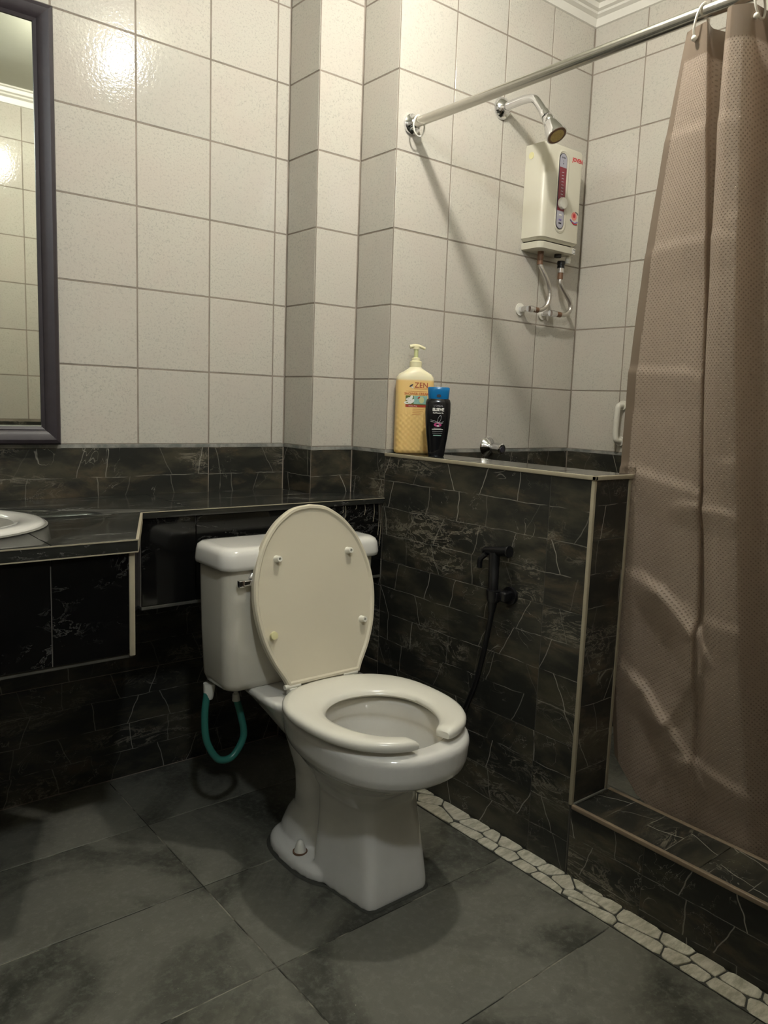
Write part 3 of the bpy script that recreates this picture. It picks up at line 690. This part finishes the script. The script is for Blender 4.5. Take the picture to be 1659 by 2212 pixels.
# water heater
HX0, HX1, HZ0, HZ1, HD = .690, .868, 1.545, 1.823, .080
ht = thing('water_heater', 'cream electric water heater box on the tiled shower wall', 'water heater', (.78, Y2, HZ0))
def hpl(g, z, x0=HX0, x1=HX1, D=HD):     # rounded left and right front corners
    pts = [(x0+g, Y2-.001), (x1-g, Y2-.001)]
    for a in range(7):
        q = PI/2*a/6; pts.append((x1-g-.012+.012*math.cos(q), Y2-D+g+.012-.012*math.sin(q)))
    for a in range(7):
        q = PI/2*a/6; pts.append((x0+g+.02-.02*math.sin(q), Y2-D+g+.02-.02*math.cos(q)))
    return [V((x, y, z)) for x, y in pts]
hcase = MB().rings([hpl(.008, HZ0-.004), hpl(.0, HZ0+.004), hpl(0, HZ1-.010), hpl(.003, HZ1-.003), hpl(.010, HZ1)]).build('case', M['heater'], ht, ang=40)
MB().rings([hpl(.010, HZ0-.0305), hpl(.004, HZ0-.028), hpl(.002, HZ0-.011), hpl(.006, HZ0-.0085)]).build('bottom_tray', M['heater'], ht, ang=40)
MB().rings([hpl(.012, HZ0-.009), hpl(.012, HZ0-.003)]).build('shadow_gap', M['heaterd'], ht)
YFc = Y2-HD
def stad(cx_, z0_, z1_, r, y, n=12):
    out = []
    for k in range(n+1): a = PI*k/n; out.append(V((cx_+r*math.cos(a), y, z1_-r+r*math.sin(a))))
    for k in range(n+1): a = PI+PI*k/n; out.append(V((cx_+r*math.cos(a), y, z0_+r+r*math.sin(a))))
    return out
sxp = .768
MB().rings([stad(sxp+.004, 1.568, 1.810, .026, YFc+.004), stad(sxp+.004, 1.568, 1.810, .026, YFc-.0015), stad(sxp+.003, 1.573, 1.805, .0225, YFc-.0030), stad(sxp, 1.578, 1.799, .0180, YFc-.0008)]).build('slider_surround', M['heater'], ht, ang=25)
def zone(z0_, z1_, r, y, zc0, zc1):
    return [p for p in stad(sxp, z0_, z1_, r, y) ]
MB().rings([stad(sxp, 1.579, 1.798, .0175, YFc-.0008), stad(sxp, 1.579, 1.798, .0175, YFc-.0030)]).build('slider_border', M['darkp'], ht)
MB().rings([stad(sxp, 1.581, 1.796, .0160, YFc-.0025), stad(sxp, 1.581, 1.796, .0160, YFc-.0034)]).build('slider_panel', M['grey'], ht)
MB().box((sxp-.0160, YFc-.0040, 1.632), (sxp+.0160, YFc-.0032, 1.757)).build('red_band', M['red'], ht)
MB().cyl((sxp+.001, YFc-.003, 1.653), (sxp+.001, YFc-.016, 1.653), .015, n=28, prof=[(0, .0165), (.5, .017), (.9, .016), (1, .013)]).build('slider_knob', M['whitep'], ht)
MB().cyl((HX0+.0005, Y2-.024, 1.787), (HX0-.001, Y2-.024, 1.787), .010, n=20).build('round_sticker', M['yplastic'], ht)
def text(body_, size, mat, parent, mtx, ext=.0004, name='lettering', warp=None, bold=0.0, spacing=1.0):
    cu = bpy.data.curves.new('txt', 'FONT'); cu.body = body_; cu.size = size; cu.align_x = 'CENTER'; cu.align_y = 'CENTER'; cu.extrude = ext; cu.resolution_u = 3; cu.offset = bold; cu.space_character = spacing
    ob = bpy.data.objects.new('txt', cu); COL.objects.link(ob); bpy.context.view_layer.update()
    me = bpy.data.meshes.new_from_object(ob.evaluated_get(bpy.context.evaluated_depsgraph_get()))
    bpy.data.objects.remove(ob)
    for vt in me.vertices:
        if warp: vt.co = warp(vt.co)
    me.transform(mtx); me.transform(Matrix.Translation(-WO.get(parent.name, V((0, 0, 0)))))
    me.materials.clear(); me.materials.append(mat)
    o = link(name, me, parent); WO[o.name] = WO.get(parent.name, V((0, 0, 0))); return o
def wallm(p): return frame(p, (1, 0, 0), (0, 0, 1))
text('JOVEN', .0165, M['redt'], ht, wallm((.838, YFc-.0004, 1.791)), bold=.0003)
for k, z_ in enumerate((1.785, 1.776, 1.768)): text(('JOVEN', 'L', 'H')[k], .006, M['darkp'], ht, wallm((sxp, YFc-.0036, z_)), name='panel_lettering', ext=.0002)
for k, z_ in enumerate((1.620, 1.606, 1.596)): MB().box((sxp-.006, YFc-.0042, z_-.002), (sxp+.006, YFc-.0033, z_+.002)).build('panel_print', M[('whitepr', 'purp', 'darkp')[k]], ht)
for k in range(9): MB().box((sxp-.005, YFc-.0043, 1.670+k*.009), (sxp+.005, YFc-.0038, 1.672+k*.009)).build('scale_mark', M['grey'], ht)
st = MB()
MB().cyl((.838, YFc+.0, 1.628), (.838, YFc-.0006, 1.628), .0125, n=18).build('sticker_print', M['pinkp'], ht)
MB().cyl((.838, YFc+.0, 1.629), (.838, YFc-.0010, 1.629), .006, n=14).build('sticker_print', M['redt'], ht)
MB().tube([(.820, YFc-.0008, 1.616), (.830, YFc-.0008, 1.610), (.842, YFc-.0008, 1.608), (.854, YFc-.0008, 1.613)], .0022, n=6).build('sticker_print', M['purp'], ht)
MB().tube([(.826, YFc-.0010, 1.612), (.838, YFc-.0010, 1.605), (.853, YFc-.0010, 1.606)], .0018, n=6).build('sticker_print', M['redt'], ht)
MB().tube([(.843, YFc-.0008, 1.641), (.852, YFc-.0008, 1.639), (.856, YFc-.0008, 1.634)], .0009, n=6).build('sticker_print', M['darkp'], ht)
MB().box((.843, YFc+.002, HZ0-.028), (.857, YFc+.0012, HZ0-.013)).build('small_label', M['whitepr'], ht)
MB().box((.8445, YFc+.0015, HZ0-.0265), (.8555, YFc+.0008, HZ0-.0250)).box((.8445, YFc+.0015, HZ0-.0160), (.8555, YFc+.0008, HZ0-.0145)).box((.8445, YFc+.0015, HZ0-.0255), (.8458, YFc+.0008, HZ0-.015)).box((.8542, YFc+.0015, HZ0-.0255), (.8555, YFc+.0008, HZ0-.015)).build('small_label_print', M['darkp'], ht)
MB().cyl((.742, -.340, HZ0-.030), (.742, -.340, HZ0-.055), .0095).build('outlet', M['rust'], ht)
MB().cyl((.812, -.350, HZ0-.030), (.812, -.350, HZ0-.040), .011).build('outlet', M['heaterd'], ht)
MB().cyl((.862, -.350, HZ0-.0305), (.862, -.350, HZ0-.052), .010, prof=[(0, .006), (.5, .009), (1, .008)]).build('relief_knob', M['whitep'], ht)
# flexible pipes to wall taps
def flex(label, pts, conn0, conn1, name='heater_pipe'):
    r = thing(name, label, 'pipe', conn1, 'braided pipes under the water heater')
    MB().tube(pts, .0072, n=12).build('braided_hose', M['braid'], r)
    return r
p1 = flex('braided pipe from the left outlet of the water heater to the left wall tap', [(.742, -.340, 1.495), (.745, -.342, 1.47), (.765, -.350, 1.435), (.782, -.352, 1.395), (.778, -.350, 1.36), (.758, -.346, 1.342), (.738, -.342, 1.338)], None, (.715, Y2, 1.338))
MB().cyl((.742, -.340, 1.475), (.742, -.340, 1.4895), .009).build('nut', M['rust'], p1)
MB().cyl((.742, -.342, 1.338), (.722, -.340, 1.339), .0085).build('nut', M['rust'], p1)
MB().cyl((.728, -.341, 1.339), (.706, -.337, 1.339), .010, prof=[(0, .0085), (.4, .0085), (.45, .0105), (1, .0105)]).cyl((.702, -.336, 1.339), (.702, Y2-.001, 1.339), .0085).build('angle_valve', M['chrome'], p1)
MB().cyl((.702, Y2-.0045, 1.339), (.702, Y2-.0005, 1.339), .019).build('wall_rose', M['whitep'], p1)
p2 = flex('braided pipe with black plastic connector, bowing towards the corner beside the water heater', [(.845, -.338, 1.450), (.846, -.339, 1.43), (.868, -.342, 1.405), (.893, -.344, 1.378), (.898, -.344, 1.355), (.880, -.342, 1.339), (.850, -.340, 1.335)], None, (.83, Y2, 1.335))
MB().cyl((.845, -.338, 1.500), (.845, -.338, 1.478), .012, prof=[(0, .011), (.1, .0125), (.5, .0125), (.55, .011), (1, .012)]).build('black_connector', M['blackp'], p2)
MB().cyl((.845, -.338, 1.478), (.845, -.338, 1.464), .0105).build('steel_nut', M['chrome'], p2)
MB().cyl((.845, -.338, 1.465), (.845, -.338, 1.444), .0088).build('nut', M['rust'], p2)
MB().cyl((.855, -.340, 1.335), (.832, -.338, 1.336), .0085).build('nut', M['rust'], p2)
MB().cyl((.836, -.338, 1.336), (.812, -.335, 1.336), .010, prof=[(0, .009), (.4, .009), (.45, .0105), (1, .0105)]).cyl((.808, -.335, 1.336), (.808, Y2-.001, 1.336), .0085).build('angle_valve', M['chrome'], p2)
MB().cyl((.808, Y2-.0045, 1.336), (.808, Y2-.0005, 1.336), .019).build('wall_rose', M['whitep'], p2)

# stop valve above the half wall
sv = thing('stop_valve', 'round chrome shower valve knob low on the tiled wall behind the half wall', 'valve', (.590, Y2, .912))
MB().cyl((.590, Y2-.0005, .912), (.590, Y2-.02, .912), .026, n=28, prof=[(0, .032), (.3, .030), (.8, .014), (1, .012)]).build('flange', M['chrome'], sv)
MB().cyl((.590, Y2-.018, .912), (.592, Y2-.062, .908), .018, n=28, prof=[(0, .011), (.35, .012), (.42, .018), (.95, .0175), (1, .015)]).build('knob', M['chrome'], sv)
MB().cyl((.592, Y2-.0615, .908), (.5921, Y2-.0635, .9079), .009, n=20).build('knob_cap', M['darkp'], sv)

# white bar on the right wall
tb = thing('wall_hook_bar', 'white plastic bar fixed to the right tiled wall beside the curtain edge', 'holder', (X3, -.52, .94))
MB().tube([(X3-.006, -.512, 1.055), (X3-.026, -.512, 1.052), (X3-.030, -.511, 1.03), (X3-.030, -.510, .97), (X3-.026, -.512, .945), (X3-.006, -.512, .941)], .009, n=12).build('bar', M['whitep'], tb)
for z_ in (1.055, .941): MB().cyl((X3, -.512, z_), (X3-.008, -.512, z_), .015).build('mount', M['whitep'], tb)

# curtain rod
RX, RZ = .232, 1.771
rd = thing('curtain_rod', 'brushed steel shower curtain rod fixed to the tiled wall with a round flange', 'curtain rod', (RX, Y2, RZ))
MB().cyl((RX, Y2-.004, RZ), (RX, YF+.004, RZ), .0125, n=24).build('rod', M['steel'], rd)
for y_, s_ in ((Y2, -1), (YF, 1)):
    MB().cyl((RX, y_+s_*.0005, RZ), (RX, y_+s_*.022, RZ), .025, n=28, prof=[(0, .026), (.35, .026), (.5, .022), (.75, .019), (1, .0165)]).build('flange', M['chrome'], rd)
def ringhook(name, label, y_, drop, tilt=0.0, r=.0022, wide=.019, grp=None):
    rg = thing(name, label, 'curtain ring', (RX, y_, RZ), grp)
    pts = []
    for k in range(19):
        a = PI*.5+2*PI*k/18*.97
        pts.append((RX+wide*math.cos(a), y_+tilt*(1-math.sin(a))*.5, RZ+.0155+(math.sin(a)-1)*drop*.5))
    MB().tube(pts, r, n=8, sub=3).build('loop', M['whitep'], rg)
    return rg
ringhook('curtain_ring', 'empty white plastic curtain ring hanging at the wall flange of the rod', -.335, .052, .0)

# ================================================================== CURTAIN
ct = thing('shower_curtain', 'taupe dimpled vinyl shower curtain hanging from the rod into the shower', 'shower curtain', (.28, -1.3, .18))
ZT = 1.748
# columns of control: (s, top xy, mid xy, bottom xy, bottom z)
ctrl = [
    (0.00, (.235, -1.098), (.324, -.966), (.352, -.990), .235),
    (0.06, (.228, -1.113), (.310, -1.035), (.350, -1.055), .165),
    (0.12, (.224, -1.128), (.288, -1.11), (.350, -1.12), .140),
    (0.18, (.221, -1.147), (.276, -1.180), (.350, -1.185), .122),
    (0.20, (.255, -1.140), (.300, -1.178), (.355, -1.205), .122),
    (0.22, (.300, -1.160), (.296, -1.186), (.355, -1.225), .122),
    (0.245, (.210, -1.190), (.262, -1.197), (.348, -1.255), .122),
    (0.285, (.198, -1.204), (.250, -1.230), (.343, -1.295), .122),
    (0.32, (.208, -1.222), (.256, -1.264), (.346, -1.330), .122),
    (0.345, (.222, -1.235), (.290, -1.272), (.364, -1.350), .122),
    (0.375, (.275, -1.240), (.335, -1.282), (.385, -1.370), .122),
    (0.42, (.285, -1.262), (.318, -1.325), (.382, -1.40), .122),
    (0.48, (.210, -1.272), (.268, -1.365), (.362, -1.44), .122),
    (0.55, (.195, -1.300), (.262, -1.41), (.355, -1.49), .122),
    (0.62, (.270, -1.325), (.310, -1.44), (.355, -1.53), .122),
    (0.69, (.200, -1.355), (.255, -1.48), (.372, -1.57), .122),
    (0.76, (.262, -1.385), (.310, -1.52), (.355, -1.61), .122),
    (0.84, (.200, -1.42), (.262, -1.56), (.375, -1.65), .122),
    (0.92, (.262, -1.45), (.31, -1.60), (.355, -1.69), .122),
    (1.00, (.200, -1.49), (.27, -1.64), (.372, -1.73), .122)]
ZM = .92
def cat(a, b, c, d, t_): return .5*((2*b)+(c-a)*t_+(2*a-5*b+4*c-d)*t_*t_+(3*b-a-3*c+d)*t_**3)
NSs, NT_ = 420, 260
S = [c[0] for c in ctrl]
def along(idx, s_):
    i = 0
    while i < len(S)-2 and S[i+1] < s_: i += 1
    t_ = (s_-S[i])/(S[i+1]-S[i])
    g = lambda k: ctrl[max(0, min(len(ctrl)-1, k))][idx]
    if idx == 4: return g(i)+(g(i+1)-g(i))*t_
    return tuple(cat(g(i-1)[q], g(i)[q], g(i+1)[q], g(i+2)[q], t_)*.6+.4*(g(i)[q]+(g(i+1)[q]-g(i)[q])*t_) for q in (0, 1))
ridges = [  # (y0,z0),(y1,z1), height, width : packaging creases and dents, in metres on the sheet
    ((-.98, 1.118), (-1.14, 1.112), .004, .03), ((-.98, .905), (-1.16, .880), .006, .035), ((-1.00, .675), (-1.10, .655), .008, .04),
    ((-1.10, .655), (-1.19, .585), .012, .035), ((-1.19, .585), (-1.20, .50), .010, .03), ((-1.00, .455), (-1.06, .425), .008, .035),
    ((-1.06, .425), (-1.13, .370), .008, .035), ((-1.13, .370), (-1.19, .300), .009, .035), ((-1.13, .370), (-1.10, .235), .005, .03),
    ((-1.19, .300), (-1.30, .280), .006, .03), ((-1.20, .50), (-1.13, .370), .008, .03), ((-1.05, 1.36), (-1.2, 1.36), .0035, .03), ((-1.05, 1.565), (-1.2, 1.56), .003, .03),
    ((-1.15, .85), (-1.25, .846), .005, .02), ((-1.22, .62), (-1.32, .61), .004, .03), ((-1.27, 1.40), (-1.5, 1.42), .004, .03), ((-1.3, .95), (-1.6, .93), .005, .04)]
def segd(p, a, b):
    ax, ay = a; bx, by = b; dx, dy = bx-ax, by-ay; t_ = max(0, min(1, ((p[0]-ax)*dx+(p[1]-ay)*dy)/(dx*dx+dy*dy)))
    return math.hypot(p[0]-ax-dx*t_, p[1]-ay-dy*t_)
import numpy as np
vs = []; uvs = []; hem = []
smax = S[-1]
ss = [smax*i/NSs for i in range(NSs+1)]
cols = [(along(1, s_), along(2, s_), along(3, s_), along(4, s_)) for s_ in ss]
for j in range(NT_+1):
    tt = j/NT_
    for i in range(NSs+1):
        T_, M_, B_, zb = cols[i]
        z = ZT+(zb-ZT)*tt
        q = (z-zb)/(ZT-zb); qm = (ZM-zb)/(ZT-zb)
        # quadratic through bottom(0), mid(qm), top(1)
        l0 = (q-qm)*(q-1)/((0-qm)*(0-1)); l1 = (q-0)*(q-1)/((qm)*(qm-1)); l2 = q*(q-qm)/(1*(1-qm))
        x = B_[0]*l0+M_[0]*l1+T_[0]*l2; y = B_[1]*l0+M_[1]*l1+T_[1]*l2
        vs.append([x, y, z]); uvs.append((ss[i]*1.0, z))
        hem.append(1.0 if (z > ZT-.052 or ss[i] < .012+.022*(1-tt)) else 0.0)
A_ = np.array(vs)
off = np.zeros(len(A_))
for a, b, h, w_ in ridges:
    a = np.array(a); b = np.array(b); d = b-a; Pn = A_[:, 1:3]-a
    t_ = np.clip((Pn@d)/(d@d), 0, 1); dist = np.hypot(*(Pn-t_[:, None]*d).T)
    side = np.clip((d[0]*Pn[:, 1]-d[1]*Pn[:, 0])/np.linalg.norm(d)/.008, -1, 1)*.5+.5     # 1 below the crease line
    off -= 1.0*h*np.clip(1-dist/(w_*(2.3*side+.55*(1-side))), 0, 1)
A_[:, 0] += off*np.clip((A_[:, 2]-.17)*12+.35, .3, 1)
A_[:, 0] += .0025*np.sin(A_[:, 2]*9+A_[:, 1]*25)*np.clip((ZT-A_[:, 2])*3, 0, 1)
# stay clear of the kerb and half wall
lowm = (A_[:, 2] < .20); A_[lowm, 0] = np.maximum(A_[lowm, 0], .334)
inw = (A_[:, 1] > -1.012) & (A_[:, 2] < .91); A_[inw, 0] = np.maximum(A_[inw, 0], .322)
me = bpy.data.meshes.new('sheet')
n_ = NSs+1
fs = [(j*n_+i, j*n_+i+1, (j+1)*n_+i+1, (j+1)*n_+i) for j in range(NT_) for i in range(NSs)]
me.from_pydata([tuple(p) for p in A_-np.array([.28, -1.3, .18])], [], fs)
ul = me.uv_layers.new(name='UVMap'); li = np.empty(len(me.loops), dtype=np.int32); me.loops.foreach_get('vertex_index', li)
ul.data.foreach_set('uv', np.array(uvs, dtype=np.float32)[li].ravel())
at_ = me.attributes.new('hem', 'FLOAT', 'POINT'); at_.data.foreach_set('value', np.array(hem, dtype=np.float32))
for p in me.polygons: p.use_smooth = True
me.materials.append(M['curtain']); link('sheet', me, ct)
grp = 'white curtain rings holding the shower curtain'
lab = ['white wire curtain ring through the first hole at the curtain edge', 'white curtain ring at the second curtain hole, at the top edge of the photo', 'curtain ring over the third curtain hole', 'curtain ring over the fourth curtain hole', 'curtain ring over the fifth curtain hole', 'curtain ring over the last curtain hole']
for k, (y_, tl_) in enumerate(((-1.135, .015), (-1.232, -.01), (-1.33, 0), (-1.42, 0), (-1.50, 0))):
    g_ = ringhook('curtain_ring', lab[k], y_, .062, tl_, grp=grp)
    MB().sphere((RX-.012, y_+tl_*.8, ZT-.022), .0055, 12).build('bead', M['whitep'], g_)

# ================================================================== BOTTLES
def sup(a, b, n, z, N=48, cx_=0, cy_=0):
    out = []
    for k in range(N):
        q = 2*PI*k/N; c, s_ = math.cos(q), math.sin(q)
        out.append(V((cx_+a*abs(c)**(2/n)*(1 if c > 0 else -1), cy_+b*abs(s_)**(2/n)*(1 if s_ > 0 else -1), z)))
    return out
ZB = .8992
def bottle_root(name, label, loc, rz):
    o = thing(name, label, 'bottle', loc); o.rotation_euler = (0, 0, rz); WO[o.name] = V((0, 0, 0)); return o   # children in local frame
faceY = lambda p: frame(p, (1, 0, 0), (0, 0, 1))
b1 = bottle_root('shower_gel_bottle', 'large yellow pump bottle of shower cream on the half wall', (.240, -.352, ZB), math.radians(-41+12))
a_, bb_ = .0515, .029
bd1 = MB().rings([sup(a_-.006, bb_-.006, 3, 0), sup(a_-.001, bb_-.001, 3.2, .004), sup(a_, bb_, 3.2, .012), sup(a_, bb_, 3.2, .200), sup(a_-.001, bb_, 3.1, .208), sup(a_-.008, bb_-.001, 2.8, .217), sup(a_-.022, bb_-.004, 2.4, .225), sup(.019, .019, 2, .232), sup(.0165, .0165, 2, .235)]).build('bottle_body', M['gel'], b1, ang=50)
MB().rings([sup(.0165, .0165, 2, .234), sup(.0165, .0165, 2, .250), sup(.015, .015, 2, .2515), sup(.0115, .0115, 2, .2525), sup(.0115, .0115, 2, .259), sup(.009, .009, 2, .261)]).build('collar', M['pump'], b1, ang=40)
MB().rings([sup(.0058, .0058, 2, .260, 20), sup(.0058, .0058, 2, .286, 20)]).build('pump_stem', M['pumps'], b1)
MB().tube([(-.018, 0, .2895), (-.006, 0, .2925), (.006, 0, .2925), (.016, -.002, .289), (.024, -.003, .2855)], .0045, n=10, rf=lambda q: .0055-.0018*q).rings([sup(.009, .007, 2, .283, 20), sup(.009, .007, 2, .291, 20)]).build('pump_nozzle', M['pump'], b1)
def curve_warp(a, b, n, eps=.0004):
    def f(co): u_ = max(-.98, min(.98, co.x/a)); return V((co.x, co.y, b*(1-abs(u_)**n)**(1/n)+eps+co.z))
    return f
W1 = curve_warp(a_, bb_, 3.2)
def lab_text(s_, size, mat, root, u_, z_, W, bold=0.0, sp=1.0):
    return text(s_, size, mat, root, frame((0, 0, 0), (1, 0, 0), (0, 0, 1)), ext=.0001, warp=lambda co: W(V((co.x+u_, co.y+z_, co.z))), bold=bold, spacing=sp)
def lab_quad(u0, u1, z0_, z1_, mat, root, W, name='label_print', nn=10, eps=.0):
    vs_ = []; 
    for k in range(nn+1):
        u_ = u0+(u1-u0)*k/nn
        for z_ in (z0_, z1_):
            q = W(V((u_, z_, 0)));  vs_.append(V((q.x, -(q.z+eps), q.y)))
    fs_ = [(2*k, 2*k+2, 2*k+3, 2*k+1) for k in range(nn)]
    me = bpy.data.meshes.new(name); me.from_pydata(vs_, [], fs_); me.materials.append(mat); return link(name, me, root)
def lab_disc(u0, z0_, ru, rz_, mat, root, W, eps=.0001, name='label_print', rot=0.0, n=16, hole=0.0):
    vs_ = []
    c, s_ = math.cos(rot), math.sin(rot)
    for rr_ in ((1.0, hole) if hole else (1.0,)):
        for k in range(n):
            q = 2*PI*k/n; du, dz = ru*rr_*math.cos(q), rz_*rr_*math.sin(q)
            w_ = W(V((u0+du*c-dz*s_, z0_+du*s_+dz*c, 0))); vs_.append(V((w_.x, -(w_.z+eps), w_.y)))
    fs_ = [(k, (k+1) % n, n+(k+1) % n, n+k) for k in range(n)] if hole else [tuple(range(n))]
    me = bpy.data.meshes.new(name); me.from_pydata(vs_, [], fs_); me.materials.append(mat); return link(name, me, root)
lab_text('ZEN', .020, M['brick'], b1, .012, .186, W1)
MB_ = lab_disc(-.016, .185, .006, .0022, M['darkp'], b1, W1, rot=.6); lab_disc(-.013, .180, .004, .0016, M['whitepr'], b1, W1, rot=-.6)
lab_quad(-.008, .030, .1765, .1775, M['orange'], b1, W1)
lab_quad(-.030, .028, .1695, .1702, M['orange'], b1, W1)
lab_text('SHOWER CREAM', .0088, M['orange'], b1, .0, .163, W1, bold=.0002)
lab_quad(-.030, .030, .134, .158, M['leaf'], b1, W1)
lab_quad(-.008, .030, .136, .158, M['mint'], b1, W1, eps=.00005)
for du, dz, rr_ in ((-.022, .149, .3), (-.015, .152, 1.2), (-.020, .142, 2.2), (-.012, .143, .8), (-.026, .139, 0.0)): lab_disc(du, dz, .0075, .004, M['whitepr'], b1, W1, rot=rr_, eps=.0002)
lab_disc(.014, .147, .007, .009, M['pumps'], b1, W1, eps=.0002); lab_disc(.006, .153, .004, .002, M['brick'], b1, W1, eps=.0003, rot=.7)
lab_quad(-.030, .030, .1275, .134, M['brick'], b1, W1, eps=.00005)
lab_text('Active Pro', .0055, M['whitepr'], b1, -.010, .1306, W1)
for k in range(4): lab_quad(-.010, .022-.003*k, .122-k*.005, .1228-k*.005, M['orange'], b1, W1)

b2 = bottle_root('shampoo_bottle', 'black shampoo bottle with blue cap in front of the yellow bottle', (.228, -.462, ZB), math.radians(-40))
def shW(co):
    z_ = co.y; a = np.interp(z_, [0, .06, .11, .15], [.022, .029, .033, .033]); b = a*.62
    u_ = max(-.97, min(.97, co.x/a)); n = 2.4
    return V((co.x, co.y, b*(1-abs(u_)**n)**(1/n)+.0005+co.z))
prof2 = [(0, .020), (.003, .0215), (.02, .0235), (.06, .029), (.09, .032), (.115, .0335), (.14, .033), (.148, .031), (.152, .027)]
MB().rings([sup(a, a*.62, 2.4, z_) for z_, a in prof2]).build('bottle_body', M['shblack'], b2, ang=50)
MB().rings([sup(.0265, .0175, 2.5, .151), sup(.027, .018, 2.5, .153), sup(.0285, .0185, 2.5, .172), sup(.029, .0188, 2.5, .1795), sup(.027, .0175, 2.5, .1815)]).build('cap', M['blue'], b2, ang=50)
lab_disc(0, .159, .006, .004, M['darkp'], b2, lambda co: V((co.x, co.y, .0187)), name='cap_tab')
lab_text("L'OREAL", .0065, M['silverpr'], b2, 0, .133, shW)
lab_text('ELSEVE', .0105, M['whitepr'], b2, 0, .123, shW, bold=.00045, sp=.93)
lab_text('Full Resist 3x', .0052, M['whitepr'], b2, 0, .1145, shW, bold=.0001)
lab_disc(.004, .099, .0042, .0105, M['silverpr'], b2, shW, rot=-.3, hole=.82)
for (x0_, z0_, x1_, z1_, x2_, z2_) in ((-.019, .096, -.010, .0955, 0, .090), (-.019, .092, -.010, .091, 0, .0885), (0, .090, .008, .089, .015, .093), (-.001, .0875, .008, .0865, .014, .089)):
    pts = []
    for k in range(9):
        q = k/8; u_ = (1-q)**2*x0_+2*q*(1-q)*x1_+q*q*x2_; z_ = (1-q)**2*z0_+2*q*(1-q)*z1_+q*q*z2_; w_ = shW(V((u_, z_, 0))); pts.append((w_.x, -w_.z, w_.y))
    MB().tube(pts, .0005, n=5, sub=1).build('label_print', M['silverpr'], b2)
lab_disc(.0, .084, .010, .0055, M['magenta'], b2, shW); lab_disc(.001, .081, .0035, .002, M['whitepr'], b2, shW, eps=.0003)
for z0_, z1_, hw3, mt in ((.0745, .0757, .010, 'silverpr'), (.0712, .0728, .0145, 'whitepr'), (.0665, .0672, .0135, 'silverpr'), (.0615, .0621, .013, 'silverpr'), (.0548, .0572, .0105, 'mint')): lab_quad(-hw3, hw3, z0_, z1_, M[mt], b2, shW)

# ================================================================== CEILING LAMP
lm = thing('ceiling_lamp', 'bare round light bulb in a white holder on the ceiling', 'lamp', (LAMP_POS.x, LAMP_POS.y, 2.299))
MB().cyl((LAMP_POS.x, LAMP_POS.y, 2.2995), (LAMP_POS.x, LAMP_POS.y, 2.247), .045, n=28, prof=[(0, .045), (.2, .045), (.3, .024), (1, .020)]).build('holder', M['whitep'], lm)
MB().sphere(LAMP_POS, .028, 24).cyl((LAMP_POS.x, LAMP_POS.y, 2.225), (LAMP_POS.x, LAMP_POS.y, 2.250), .015).build('bulb', M['bulb'], lm)

hl = thing('hall_lamp', 'round white globe lamp on the ceiling outside the doorway', 'lamp', (HALL_POS.x, HALL_POS.y, 2.299))
MB().cyl((HALL_POS.x, HALL_POS.y, 2.2995), (HALL_POS.x, HALL_POS.y, 2.23), .06, n=28).build('holder', M['whitep'], hl)
MB().sphere(HALL_POS, .055, 24).build('globe', M['globe'], hl)
